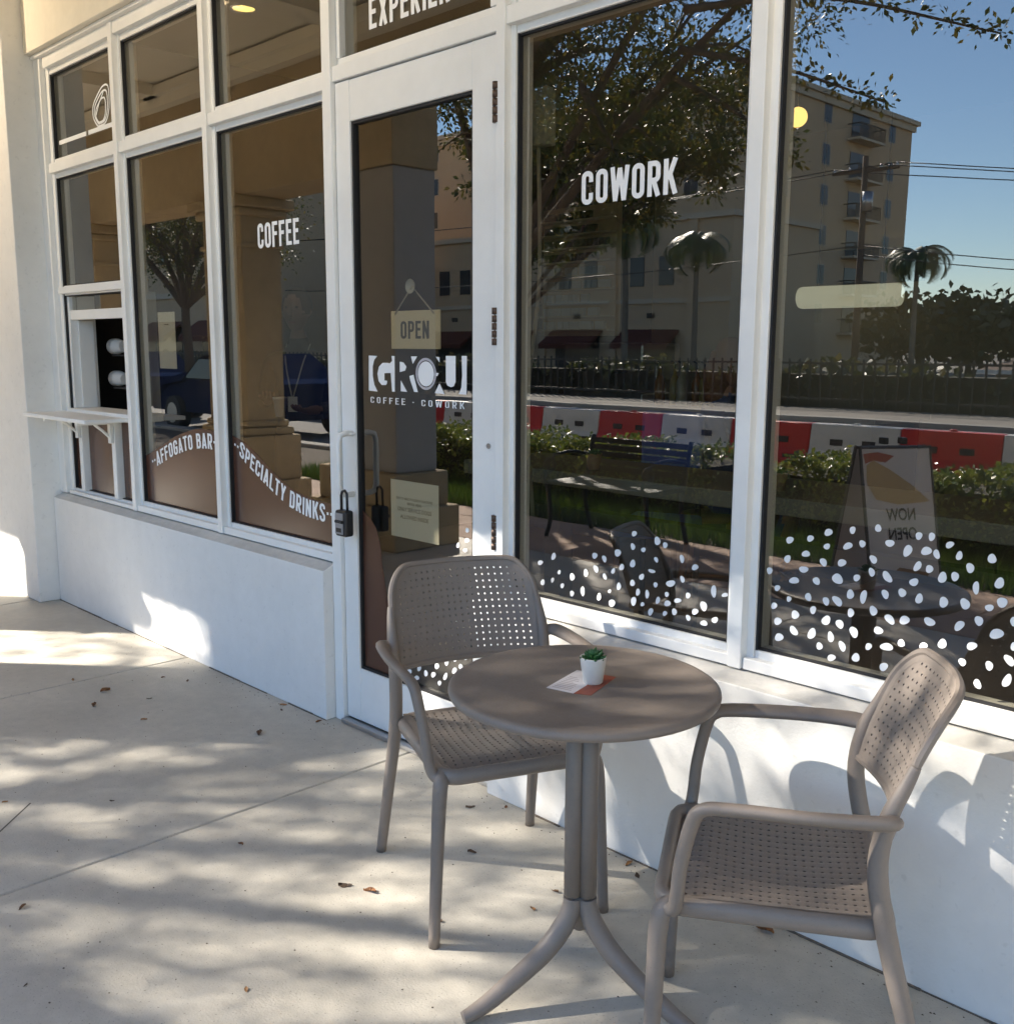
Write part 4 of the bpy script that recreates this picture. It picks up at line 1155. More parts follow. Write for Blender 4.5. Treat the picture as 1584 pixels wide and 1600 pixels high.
bark = mat('tree_bark', (0.115, 0.085, 0.06), 0.9, var=0.25, scale=18, bump=0.6, bscale=30)
core_m = mat('hedge_core', (0.035, 0.03, 0.015), 0.95)  # plain dark fill for the solid boxes inside the hedges
def hedge(x0, x1, label, seed):
    t = thing('hedge', label, 'hedge', ((x0 + x1) / 2, -5.6, 0), group='clipped hedges along the kerb', world_coords=True)
    g = np.random.default_rng(seed); n = int((x1 - x0) * 2600)
    P = np.c_[g.uniform(x0, x1, n), g.uniform(-6.05, -5.12, n), g.uniform(.05, .52, n)]
    top = .50 + .05 * np.sin(P[:, 0] * 5 + seed) + .04 * np.sin(P[:, 0] * 13)
    m_ = g.random(n) < .5
    P[m_, 2] = top[m_] + g.normal(0, .03, m_.sum())
    m2 = g.random(n) < .4
    P[m2, 1] = -5.10 + g.normal(0, .035, m2.sum())
    Vv, F = leaf_cloud(P, .055, seed, .5, .6)
    mesh_np('foliage', Vv, F, hedge_m, t)
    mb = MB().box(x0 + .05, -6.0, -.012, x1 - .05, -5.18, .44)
    mb.build('twigs', core_m, t)  # one solid dark core box behind the leaves
hedge(-10.2, -5.05, 'clipped green hedge at the kerb, stretch behind the black bench', 2)
hedge(-4.7, 2.5, 'clipped green hedge at the kerb, stretch behind the sandwich board', 3)

# ------------------------------------------------------------------ trees
oak_leaf = leaf_mat('oak_leaf', [(0.03, 0.045, 0.008), (0.055, 0.075, 0.012), (0.10, 0.10, 0.015), (0.20, 0.14, 0.02)], 0.35)
def oak(loc, rx, ry, rz, cz, n_clump, per, label, seed, twigs=(), leaf=.075, off=0.0, girth=1.0, shade=()):
    t = thing('oak_tree', label, 'tree', loc, group='street trees')
    g = np.random.default_rng(seed); rr = random.Random(seed)
    mb = MB()
    P = smooth_path([(0, 0, -.3), (.05, .03, 1.2), (.1, .1, 2.3), (.3, .1, cz - 1.2)], 4)
    mb.tube(P, [g_ * girth for g_ in interp([.26, .2, .17, .13], len(P))], 10)
    C = []
    tips = []
    for k in range(16):
        a = k * 2.4 + rr.uniform(-.3, .3); q = rr.uniform(.45, .95)
        end = Vector((off + rx * q * math.cos(a), ry * q * math.sin(a), cz + rz * rr.uniform(-.55, .75) * (1 - q * .3)))
        st = P[-1] if k % 2 else P[-5]
        mid = st.lerp(end, .5) + Vector((rr.uniform(-.3, .3), rr.uniform(-.3, .3), rr.uniform(0, .5)))
        B = smooth_path([st, mid, end], 5)
        mb.tube(B, interp([.085, .045, .012], len(B)), 7)
        tips += [B[5], B[7], B[10]]
        for kk in range(3):
            p0 = B[4 + kk * 2]; e = p0 + Vector((rr.uniform(-.9, .9), rr.uniform(-.9, .9), rr.uniform(-.35, .7)))
            S = smooth_path([p0, p0.lerp(e, .5) + Vector((0, 0, .12)), e], 3)
            mb.tube(S, interp([.028, .016, .006], len(S)), 5); tips += [S[-1], S[3]]
    tw = []
    for path in twigs:
        S = smooth_path([Vector(p) for p in path], 6)
        mb.tube(S, interp([.045, .02, .008], len(S)), 6)
        tw += S[len(S) // 4:]
    mb.build('trunk', bark, t)
    cl = []
    while len(cl) < n_clump:
        if rr.random() < .6:
            b = rr.choice(tips); p = b + Vector((rr.gauss(0, .32), rr.gauss(0, .32), rr.gauss(0, .2)))
        else:
            d = Vector((rr.gauss(0, 1), rr.gauss(0, 1), rr.gauss(0, 1))).normalized() * rr.random() ** .4
            p = Vector((off + d.x * rx, d.y * ry, cz + d.z * rz))
        cl.append(p)
    Q = []
    for p in cl:
        m_ = int(per * rr.uniform(.5, 1.5)); s = rr.uniform(.17, .30)
        Q.append(np.array(p) + g.normal(size=(m_, 3)) * np.array([s, s, s * .6]))
    for (fx0, fx1, fy0, fy1, cnt_) in shade:  # leaf clumps added sunward of these floor areas to cast shade there
        for _ in range(cnt_):
            fp = Vector((rr.uniform(fx0, fx1), rr.uniform(fy0, fy1), 0)); tt = rr.uniform(9.2, 12.5)
            p = fp + to_sun * tt - Vector(loc)
            s = rr.uniform(.12, .24)
            Q.append(np.array(p) + g.normal(size=(80, 3)) * np.array([s, s, s * .6]))
    for p in tw:
        m_ = 30
        Q.append(np.array(p) + g.normal(size=(m_, 3)) * .07)
    V, F = leaf_cloud(np.concatenate(Q), leaf, seed, .4, .5)
    mesh_np('crown', V, F, oak_leaf, t)
    return t
OX, OY = -9.6, -6.9
def tl(x, y, z): return (x - OX, y - OY, z)
oak((OX, OY, -.012), 3.5, 2.7, 1.9, 5.8, 460, 74, 'large spreading oak over the pavement, mirrored in the two right windows', 11,
    twigs=[[tl(-6.6, -6.6, 4.9), tl(-5.2, -6.8, 4.75), tl(-3.6, -7.0, 4.15)], [tl(-6.8, -6.8, 4.6), tl(-5.6, -6.9, 4.2), tl(-4.6, -7.0, 3.75)],
           [tl(-7.0, -6.9, 4.4), tl(-6.2, -7.0, 3.9), tl(-5.5, -7.0, 3.35)], [tl(-8, -6.6, 4.4), tl(-7.6, -6.7, 3.7), tl(-7.2, -6.7, 3.2)], [tl(-6.3, -6.6, 5.3), tl(-5, -6.6, 5.2), tl(-4.2, -6.8, 4.7)]], off=1.35, shade=[(-3.2, -1.9, -1.7, -1.1, 7), (-1.6, -.4, -.15, 0, 22)])
oak((-20.5, -8.2, -.012), 2.6, 2.4, 1.8, 4.2, 420, 40, 'dark leafy street tree mirrored in the left windows', 12, girth=.55)
oak((-23.1, -20.0, -.3), 5.0, 4.0, 2.4, 7.6, 620, 60, 'big olive tree across the road behind the near oak', 13, leaf=.17, girth=1.0, off=4.6)
far_leaf = leaf_mat('far_tree_leaf', [(0.035, 0.05, 0.014), (0.075, 0.09, 0.025), (0.15, 0.13, 0.05)], 0.25)
FT = [(-30, -66, 5.0, 4.2), (-25.5, -63, 4.8, 3.4), (-21, -66, 5.2, 4.6), (-16, -62, 4.3, 3.6), (-10, -66, 5.6, 4.4), (-3, -64, 5.0, 4.0), (4, -68, 6.0, 4.5)]
FL = ['leftmost', 'second from left', 'third from left', 'middle', 'third from right', 'second from right', 'rightmost']
for i, (x, y, hh, rr_) in enumerate(FT):
    t = thing('far_tree', FL[i] + ' of the far round trees beyond the road', 'tree', (x, y, -.3), group='far trees beyond the road')
    g = np.random.default_rng(40 + i)
    d = g.normal(size=(1500, 3)); d /= np.linalg.norm(d, axis=1)[:, None]
    P = d * (g.random(1500) ** .35)[:, None] * np.array([rr_, rr_, hh * .42]) + np.array([0, 0, hh * .62])
    P += np.round(g.normal(size=P.shape)) * .4
    V, F = leaf_cloud(P, .62, i, .4, .7); mesh_np('crown', V, F, far_leaf, t)
    mb = MB(); mb.tube([(0, 0, 0), (.1, 0, hh * .35), (0, .1, hh * .6)], [.22, .16, .08], 8); mb.build('trunk', bark, t)
palm_leaf = leaf_mat('palm_green', [(0.02, 0.045, 0.012), (0.05, 0.08, 0.02), (0.09, 0.11, 0.03)], 0.2)
def make_palm(h, fr, n=18, seed=0):
    t = thing('palm_tree', 'x', 'tree', group='palms across the road')
    mb = MB(); P = smooth_path([(0, 0, -.3), (.08, .02, h * .5), (.02, .05, h)], 6)
    mb.tube(P, interp([.22, .17, .13], len(P)), 9)
    mb.build('trunk', mat('palm_bark', (.20, .17, .13), .9, var=.2, scale=12), t)
    rr = random.Random(seed); V = []; F = []
    for k in range(n):
        a = k * 2.399 + rr.uniform(-.2, .2); el0 = rr.uniform(-.1, 1.15)
        d = Vector((math.cos(a), math.sin(a), 0)); s = Vector((-math.sin(a), math.cos(a), 0))
        p = Vector((.02, .05, h)); e = el0
        for i in range(14):
            st = fr / 14
            nx = p + (d * math.cos(e) + Vector((0, 0, math.sin(e)))) * st
            L = fr * .30 * math.sin(math.pi * min(.97, (i + 1.2) / 15)) ** .7
            for sg in (-1, 1):
                for q in (0.2, .7):
                    b = p.lerp(nx, q); tip = b + s * sg * L * .8 + d * L * .35 + Vector((0, 0, -L * .45))
                    w = (nx - p) * .28
                    k0 = len(V); V += [b - w, b + w, tip]; F.append((k0, k0 + 1, k0 + 2))
            p = nx; e -= .17 + .06 * rr.random()
    mesh_np('crown', np.array([tuple(v) for v in V]), np.array(F), palm_leaf, t)
    return t
pal = make_palm(8.6, 2.9, seed=1)
for i, (x, y, s, lb_) in enumerate([(-36.0, -42, 1.0, 'left palm of the pair before the lower building'), (-31.3, -42, .84, 'right palm of the pair before the lower building'), (-20.6, -44, .70, 'small palm against the sky right of the apartment block'), (-41.5, -40, 1.05, 'tall palm mirrored at the right edge of the door'), (-34, -23, .8, 'palm mirrored beside the column left of the door')]):
    o = pal if i == 0 else copy_tree(pal)
    o.location = (x, y, -.3); o.scale = (s, s, s); o.rotation_euler = (0, 0, i * 1.3); o['label'] = lb_

# ------------------------------------------------------------------ barriers along the road
def make_barrier(m):
    t = thing('traffic_barrier', 'x', 'barrier', group='water filled barriers along the road')
    mb = MB()
    prof = [(-.23, 0), (.23, 0), (.23, .06), (.13, .22), (.085, .56), (-.085, .56), (-.13, .22), (-.23, .06)]
    n = len(prof); L = .607
    vs = [(x, y, z) for x in (-L, L) for y, z in prof]
    mb.add(vs, [tuple(range(n)), tuple(range(2 * n - 1, n - 1, -1))] + [(i, i + n, (i + 1) % n + n, (i + 1) % n) for i in range(n)])
    mb.build('body', m, t, .018, 2)
    for x in (-.22, .22):
        mm = Matrix.Rotation(R(0), 3, 'X')
        MB().box(x - .085, .107, .29, x + .085, .131, .37).build('recess', mat('barrier_recess', (.06, .05, .045), .8), t)
    MB().box(-.5, .15, .07, -.28, .21, .14).build('fork_slot', MATS['barrier_recess'], t)
    MB().box(.28, .15, .07, .5, .21, .14).build('fork_slot', MATS['barrier_recess'], t)
    MB().lathe([(.0001, .585), (.04, .585), (.045, .56)], 12).build('cap', m, t)
    return t
red_pl = mat('red_plastic', (0.62, 0.02, 0.016), 0.45, var=.08, scale=6)
wht_pl = mat('white_plastic', (0.78, 0.76, 0.70), 0.5, var=.08, scale=6, var2=.1)
rb, wb = make_barrier(red_pl), make_barrier(wht_pl)
used = {0: False, 1: False}
ORD = 'first second third fourth fifth sixth seventh eighth ninth tenth eleventh twelfth thirteenth fourteenth fifteenth sixteenth seventeenth eighteenth nineteenth twentieth twenty-first twenty-second'.split()
for i in range(22):
    x = -22.05 + i * 1.222
    c = i % 2     # 0 red
    src = rb if c == 0 else wb
    o = copy_tree(src) if used[c] else src
    used[c] = True
    o.location = (x, -10.0, -.0495)
    o['label'] = ('red' if c == 0 else 'white') + ' plastic road barrier, %s from the right end of the row' % ORD[21 - i]

# ------------------------------------------------------------------ bench
bn = thing('park_bench', 'black iron park bench with scrolled arms in front of the hedge', 'bench', (-4.95, -3.62, 0.0))
for i in range(7):
    MB().box(-.50, -.20 + i * .062, .425, .50, -.148 + i * .062, .445).build('seat_slat', dark_iron, bn, .004)
for i in range(5):
    z = .50 + i * .055
    MB().box(-.50, -.262 - i * .013, z, .50, -.246 - i * .013, z + .042).build('back_slat', dark_iron, bn, .004)
for sx in (-.48, .48):
    mb = MB()
    mb.tube(smooth_path([(sx, -.30, 0), (sx, -.22, .25), (sx, -.24, .45), (sx, -.32, .78)], 5), .018, 8)
    mb.tube(smooth_path([(sx, .24, 0), (sx, .19, .15), (sx, .23, .42)], 5), .018, 8)
    mb.tube([(sx, -.23, .42), (sx, .23, .42)], .016, 8)
    mb.build('end_frame', dark_iron, bn)
    mb = MB()
    spiral = [(sx, .20 + .07 * (1 - k / 40) * math.cos(k * .25), .56 + .07 * (1 - k / 40) * math.sin(k * .25)) for k in range(30)]
    mb.tube(smooth_path([(sx, -.27, .62), (sx, -.05, .66), (sx, .15, .645)], 5) + spiral, .013, 8)
    mb.tube(smooth_path([(sx, .23, .42), (sx, .27, .47), (sx, .25, .53)], 4), .013, 8)
    mb.build('scroll_arm', dark_iron, bn)

# ------------------------------------------------------------------ sandwich board (read from the shop side)
sb = thing('sandwich_board', 'grey A frame pavement sign reading NOW OPEN with a pastry print', 'sign', (-2.78, -3.66, 0.0), R(-58))
sb.scale = (.8, 1, 1)
board_m = mat('board_grey', (0.72, 0.68, 0.67), 0.6)
def board(sgn):
    tlt = Matrix.Rotation(R(14) * sgn, 3, 'X')
    c = Vector((0, sgn * .13, .46))
    MB().obox(c, (.58, .012, .86), tlt).build('panel', board_m, sb)
    fr = MB()
    for x in (-.296, .296): fr.obox(c + tlt @ Vector((x, 0, 0)), (.014, .024, .90), tlt)
    for z in (-.437, .437): fr.obox(c + tlt @ Vector((0, 0, z)), (.577, .022, .014), tlt)
    fr.build('frame', mat('board_frame', (.10, .095, .095), .6), sb, .003)
    return tlt, c
tl_, c_ = board(1); board(-1)
mb = MB().box(-.10, -.03, .905, -.06, .03, .945).box(.06, -.03, .905, .10, .03, .945); mb.build('handle', black_p, sb, .004)
MX = Matrix.Translation(c_) @ tl_.to_4x4() @ Matrix.Rotation(R(180), 4, 'Z') @ Matrix.Rotation(R(90), 4, 'X')
def on_board(u, v, off=.0085): return (MX @ Vector((u, v, off)))
for t_, z_ in (('NOW', .02), ('OPEN', -.10)):
    flat_text(t_, .105, ink, sb, MX @ Matrix.Translation((0.0, z_, .0085)), xs=.9, bold=.002)
def print_poly(pts, m, off):
    MB().add([on_board(u, v, off) for u, v in pts], [tuple(range(len(pts)))]).build('print', m, sb)
print_poly([(-.26, .10), (.02, .085), (.20, .12), (.27, .22), (.26, .33), (.20, .36), (.06, .30), (-.12, .20)], mat('pastry_print', (.60, .44, .24), .7), .0083)
print_poly([(.10, .345), (.20, .36), (.27, .34), (.28, .40), (.16, .41), (.02, .385)], mat('fruit_print', (.48, .16, .10), .7), .0087)
print_poly([(-.20, -.34), (.05, -.30), (.20, -.38), (.10, -.42), (-.16, -.41)], mat('print_brown', (.30, .17, .08), .7), .0083)

# ------------------------------------------------------------------ no-entry sign, utility pole, wires
ns = thing('no_entry_sign', 'round red sign with a white bar on a post, mirrored in the left window', 'road sign', (-28.6, -10.6, 0))
mb = MB().lathe([(.0001, -.012), (.40, -.012), (.40, .012), (.0001, .012)], 32)
mm = Matrix.Rotation(R(-62), 3, 'Z') @ Matrix.Rotation(R(-90), 3, 'X')
mb.v = [tuple(mm @ Vector(v) + Vector((0, 0, 1.85))) for v in mb.v]
mb.build('disc', mat('sign_red', (.5, .03, .03), .5), ns)
q = MB().obox(mm @ Vector((0, 0, .014)) + Vector((0, 0, 1.85)), (.56, .12, .004), mm); q.build('bar', white_vinyl, ns)
mb = MB(); mb.tube([(.02, -.03, -.05), (.02, -.03, 2.3)], .03, 8); mb.build('post', steel, ns)
up_ = thing('utility_pole', 'wooden utility pole with a crossarm before the apartment block', 'pole', (-21.4, -40, -.3))
wood = mat('pole_wood', (.16, .11, .075), .9, var=.2, scale=6)
mb = MB(); mb.tube([(0, 0, 0), (0, 0, 9.9)], [.17, .12], 10); mb.build('pole', wood, up_)
MB().box(-1.5, -.06, 9.25, 1.5, .06, 9.37).build('crossarm', wood, up_)
for x in (-1.4, -.7, .7, 1.4):
    MB().lathe([(.05, 9.37), (.06, 9.43), (.03, 9.52), (.0001, 9.52)], 8, (x, 0, 0)).build('insulator', steel, up_)
mb = MB(); mb.tube([(.3, .25, 7.6), (.3, .25, 8.4)], .22, 12); mb.build('transformer', steel, up_)
wires = [((-21.4 + dx, -40, 9.2 + dz), (18, -46, z1)) for dx, dz, z1 in ((1.4, 0, 6.6), (-1.4, 0, 6.2), (.7, 0, 6.45))] + [((-21.4, -40, 5.9), (18, -46, 3.6)), ((-21.4, -40, 5.5), (18, -46, 3.3))] + [((-21.4 + dx, -40, 9.2), (-75, -36, 9.4)) for dx in (1.4, -1.4)] + [((-21.4, -40, 5.9), (-75, -36, 6.1))]
WL = ['topmost right', 'second right', 'third right', 'upper telephone, right', 'lower telephone, right', 'upper left', 'second left', 'telephone, left']
for i, (p, q) in enumerate(wires):
    p, q = Vector(p), Vector(q); pts = [p.lerp(q, k / 14) - Vector((0, 0, 1.0 * 4 * (k / 14) * (1 - k / 14))) for k in range(15)]
    mb = MB(); mb.tube(pts, .022, 5); tag(mb.build('overhead_wire', black_p), 'thin overhead wire, %s of the spans from the utility pole' % WL[i], 'wire', 'overhead wires')

# ------------------------------------------------------------------ buildings across the road
beige = mat('beige_render', (0.60, 0.44, 0.28), 0.9, var=.06, scale=1.2, var2=.06, scale2=.2)
beige2 = mat('pale_render', (0.58, 0.43, 0.28), 0.9, var=.06, scale=1.2)
trim_m = mat('cream_trim', (0.58, 0.49, 0.37), 0.85)
far_glass = mat('far_window', (0.035, 0.045, 0.055), 0.12)
dark_rail = mat('dark_rail', (.04, .035, .03), .6)
bl = thing('apartment_block', 'tall beige apartment block with corner balconies and a cornice, mirrored in the right windows', 'building', (-52, -73, -.3), world_coords=True)
X1, Y0, Y1, XL, HB = -40.6, -61.8, -86.0, -84.0, 20.3
MB().box(XL, Y1, -.3, X1, Y0, HB).build('wall', beige, bl)
MB().box(XL - .5, Y1 - .5, HB, X1 + .5, Y0 + .5, HB + .35).build('cornice', trim_m, bl)
MB().box(XL - .25, Y1 - .25, HB - .5, X1 + .25, Y0 + .25, HB - .001).build('cornice', trim_m, bl)
MB().box(XL + 4, Y1 + 4, HB + .35, X1 - 4, Y0 - 6, HB + 2.2).build('roof_house', beige, bl)
wme = None; fme = None
def window(x, y, z, w, h, side):
    global wme, fme
    if wme is None:
        o = MB().box(-.5, -.06, -.5, .5, .04, .5).build('window', trim_m, bl)
        f = MB().box(-.43, .041, -.45, -.02, .06, .45).box(.02, .041, -.45, .43, .06, .45).build('glazing', far_glass, o)
        wme, fme = o.data, f.data
    else:
        o = link('window', wme, bl); f = link('glazing', fme, o)
    o.location = (x, y, z); o.scale = (w, 1, h); o.rotation_euler = (0, 0, 0 if side == 'y' else R(-90))
def balcony(x, y, z, w, side):
    """slab, back doors, railing; side 'y' faces the road, 'x' faces right"""
    m = Matrix.Translation((x, y, z)) @ Matrix.Rotation(0 if side == 'y' else R(-90), 4, 'Z')
    mb = MB().box(-w / 2, -.2, -.18, w / 2, 1.15, 0); mb.v = [tuple(m @ Vector(v)) for v in mb.v]
    b = mb.build('balcony', trim_m, bl)
    mb = MB()
    for i in range(int(w / .22) + 1): mb.box(-w / 2 + i * .22, 1.08, 0, -w / 2 + i * .22 + .05, 1.12, 1.0)
    mb.box(-w / 2, 1.06, .98, w / 2, 1.14, 1.06).box(-w / 2, -.1, .98, -w / 2 + .06, 1.05, 1.06).box(w / 2 - .06, -.1, .98, w / 2, 1.05, 1.06)
    mb.v = [tuple(m @ Vector(v)) for v in mb.v]; mb.build('railing', dark_rail, b)
    mb = MB().box(-w * .34, .011, 0.01, w * .34, .05, 2.1); mb.v = [tuple(m @ Vector(v)) for v in mb.v]; mb.build('balcony_door', far_glass, b)
for fl in range(6):
    z = 2.6 + fl * 3.0
    for y in (-65.5, -71.5): window(X1, y, z + 1.6, 1.3, 1.6, 'x')
    balcony(X1, -76.8, z + .2, 4.2, 'x')
    window(X1, -82.3, z + 1.6, 1.3, 1.6, 'x')
    for x in (-46.0, -54.5, -60.5, -69, -75): window(x, Y0, z + 1.6, 1.3, 1.6, 'y')
    for x in (-50.2, -64.7): balcony(x, Y0, z + .2, 4.6, 'y')
lo = thing('low_building', 'pale two storey shop building with maroon awnings below the apartment block', 'building', (-54, -52, -.3), world_coords=True)
LX0, LX1, LY0, LY1 = -120.0, -34.5, -50.0, -60.0
MB().box(LX0, LY1, -.3, LX1, LY0, 9.2).build('wall', beige2, lo)
MB().box(LX0 - .2, LY1 - .2, 9.2, LX1 + .2, LY0 + .25, 9.55).build('parapet', trim_m, lo)
MB().box(LX0, LY0, 4.3, LX1 + .05, LY0 + .12, 4.6).build('string_course', trim_m, lo)
for i in range(9): MB().box(-37.5 - i * 6.2, LY0 + .001, -.3, -36.9 - i * 6.2, LY0 + .2, 9.2).build('pilaster', beige2, lo)
maroon = mat('maroon_canvas', (.10, .02, .013), .85, var=.1, scale=3)
for i in range(8):
    x = -40.3 - i * 6.2
    mb = MB().add([(x - 2.2, LY0 + .05, 2.7), (x + 2.2, LY0 + .05, 2.7), (x + 2.2, LY0 + 1.5, 1.75), (x - 2.2, LY0 + 1.5, 1.75), (x - 2.2, LY0 + 1.5, 1.45), (x + 2.2, LY0 + 1.5, 1.45), (x - 2.2, LY0 + .05, 2.55), (x + 2.2, LY0 + .05, 2.55)], [(0, 3, 2, 1), (3, 4, 5, 2), (0, 6, 4, 3), (1, 2, 5, 7), (6, 7, 5, 4)])
    mb.build('awning', maroon, lo)
    w_ = MB().box(x - 1.9, LY0 + .01, -.2, x + 1.9, LY0 + .06, 2.4).build('shop_window', far_glass, lo)
    for dx in (-.6, .6):
        MB().box(x + dx * 1.9 - .55, LY0 + .01, 5.4, x + dx * 1.9 + .55, LY0 + .06, 7.2).build('window', far_glass, lo)
    MB().box(x - .3, LY0 + .011, 3.4, x + .3, LY0 + .05, 3.7).build('vent', dark_rail, lo)
hs = thing('gabled_house', 'low brown roofed building with a white fascia, mirrored at the right edge', 'building', (-8, -40, -.3), world_coords=True)
hw_ = mat('house_wall', (.33, .24, .17), .9, var=.08, scale=2)
MB().box(-14.5, -44, -.3, 6, -37.5, .75).build('wall', hw_, hs)
roofm = mat('house_roof', (.14, .085, .06), .9, var=.15, scale=4)
MB().add([(-15, -37, .75), (6.5, -37, .75), (6.5, -41, 1.75), (-13, -41, 1.75), (-15, -44.5, .75), (6.5, -44.5, .75)], [(0, 1, 2, 3), (3, 2, 5, 4), (0, 3, 4)]).build('roof', roofm, hs)
MB().box(-15, -37.02, .60, 6.5, -36.95, .749).build('fascia', wht_pl, hs)
for x in (-12.5, -9.5, -6.5, -3.5): MB().box(x - .6, -37.49, -.2, x + .6, -37.45, .5).build('window', far_glass, hs)
lf = thing('long_building', 'long beige building with maroon awnings far left, mirrored past the columns', 'building', (-100, -40, -.3), world_coords=True)
MB().box(-160, -48, -.3, -62, -34, 17).build('wall', beige2, lf)
MB().box(-160.3, -48.3, 17, -61.7, -33.7, 17.5).build('parapet', trim_m, lf)
MB().box(-160, -34, 5.0, -61.9, -33.85, 5.4).build('string_course', trim_m, lf)
for i in range(12):
    x = -66 - i * 7.5
    MB().add([(x - 2.6, -33.95, 3.3), (x + 2.6, -33.95, 3.3), (x + 2.6, -32.3, 2.2), (x - 2.6, -32.3, 2.2), (x - 2.6, -32.3, 1.8), (x + 2.6, -32.3, 1.8)], [(0, 3, 2, 1), (3, 4, 5, 2), (0, 4, 3), (1, 2, 5), (0, 1, 5, 4)]).build('awning', maroon, lf)
    MB().box(x - 2.2, -33.99, -.2, x + 2.2, -33.93, 2.9).build('shop_window', far_glass, lf)
    for zz in (7.5, 11.5):
        MB().box(x - .8, -33.99, zz, x + .8, -33.93, zz + 2).build('window', far_glass, lf)
fh = thing('far_hedge', 'tall dark hedge along the far side of the road behind the fence', 'hedge', (-30, -22, 0), world_coords=True)
g = np.random.default_rng(77); n_ = 15000
P = np.c_[g.uniform(-80, 8, n_), g.uniform(-22.6, -21.2, n_), g.uniform(0, 1.05, n_)]
P[:, 2] += .18 * np.sin(P[:, 0] * .9) + .12 * np.sin(P[:, 0] * 2.3)
V, F = leaf_cloud(P, .26, 5, .4, .6); mesh_np('foliage', V, F, far_leaf, fh)
MB().box(-80, -22.4, -.3, 8, -21.4, .85).build('twigs', core_m, fh)
# street fence beyond the road
fn = thing('street_fence', 'long dark picket fence along the far pavement', 'fence', (-24, -20.6, 0), world_coords=True)
pk = None
for i in range(230):
    x = -64 + i * .28
    if pk is None:
        o = MB().box(-.02, -.02, .055, .02, .02, 1.25).build('picket', dark_rail, fn); pk = o.data
    else: o = link('picket', pk, fn)
    o.location = (x, -20.6, 0)
for z in (.25, 1.12): MB().box(-64.2, -20.625, z, .3, -20.575, z + .05).build('rail', dark_rail, fn)

# ------------------------------------------------------------------ parked car (navy) seen past the columns
car = thing('parked_car', 'dark navy parked sedan at the kerb, mirrored in the left windows', 'car', (-16.5, -7.35, -.05), group='dark cars parked at the kerb')
navy = mat('navy_paint', (.012, .022, .06), .8, 0, spec=0.0)
sidep = [(-2.2, .35), (-2.15, .62), (-1.75, .82), (-1.05, .90), (-.45, 1.36), (.75, 1.40), (1.45, .98), (2.1, .92), (2.22, .55), (2.15, .32)]
mb = MB()
n = len(sidep)
rows = [(-.80, .95), (-.88, 1.0), (.88, 1.0), (.80, .95)]
for y, s_ in rows:
    mb.v += [(x * s_, y * (1 - .16 * max(0.0, (z - .9) / .5)), z if s_ == 1.0 else .35 + (z - .35) * .97) for x, z in sidep]
for k in range(3):
    for i in range(n):
        j = (i + 1) % n
        mb.f.append((k * n + i, (k + 1) * n + i, (k + 1) * n + j, k * n + j)); mb.mi.append(0); mb.sm.append(False)
mb.f += [tuple(range(n)), tuple(range(4 * n - 1, 3 * n - 1, -1))]; mb.mi += [0, 0]; mb.sm += [False, False]
mb.build('body', navy, car)
cg = mat('car_glass', (.01, .012, .015), .05)
for s in (-1, 1):
    y = s * .868
    MB().add([(-.88, y, .96), (.02, y, .96), (.02, y * .955, 1.30), (-.42, y * .955, 1.30)], [(0, 1, 2, 3)]).build('side_window', cg, car)
    MB().add([(.08, y, .96), (1.28, y, 1.0), (.72, y * .955, 1.33), (.08, y * .955, 1.31)], [(0, 1, 2, 3)]).build('side_window', cg, car)
    for x in (-1.35, 1.38):
        w = MB(); w.tube([(x, s * .70, .31), (x, s * .915, .31)], .31, 24); wh = w.build('wheel', mat('tyre', (.02, .02, .02), .8), car)
        w = MB(); w.tube([(x, s * .905, .31), (x, s * .925, .31)], .19, 20); w.build('rim', steel, wh)
    MB().box(-2.225, s * .55 - .16, .62, -2.10, s * .55 + .16, .73).build('headlight', mat('lamp_lens', (.6, .6, .6), .1), car, .02)

car['label'] = 'dark navy parked sedan at the kerb, mirrored right of the limestone column'
car2 = copy_tree(car); car2.location = (-21.9, -7.45, -.05); car2['label'] = 'dark navy parked sedan farther left along the kerb, mirrored left of the limestone column'

# ------------------------------------------------------------------ shop interior
in_wall = mat('interior_wall', (.55, .45, .33), .9, var=.05, scale=3)
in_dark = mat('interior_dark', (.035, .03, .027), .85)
in_floor = mat('interior_floor', (.20, .16, .125), .6, var=.12, scale=4)
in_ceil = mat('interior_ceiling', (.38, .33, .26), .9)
o = MB().box(-6.3, 0.161, -.05, 4.5, 6.0, 0.004).build('shop_floor', in_floor); o['kind'] = 'structure'
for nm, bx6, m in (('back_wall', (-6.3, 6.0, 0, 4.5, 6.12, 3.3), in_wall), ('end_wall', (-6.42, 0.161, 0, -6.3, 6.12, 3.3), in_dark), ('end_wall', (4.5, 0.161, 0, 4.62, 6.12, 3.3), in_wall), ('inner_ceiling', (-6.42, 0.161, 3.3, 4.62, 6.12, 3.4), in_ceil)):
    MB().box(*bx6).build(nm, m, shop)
wood_top = mat('grey_green_top', (.19, .185, .14), .55, var=.08, scale=5)
wb_ = thing('window_bar', 'grey wooden bar counter running behind the right windows', 'counter', (-.5, .7, 0), world_coords=True)
MB().box(-3.0, .50, .982, 3.0, .95, 1.036).build('worktop', wood_top, wb_, .004)
for x in (-2.7, -.9, .9, 2.7): MB().box(x - .04, .70, .004, x + .04, .78, .981).build('leg', in_dark, wb_)
MB().box(-2.9, .71, .80, 2.9, .77, .86).build('rail', in_dark, wb_)
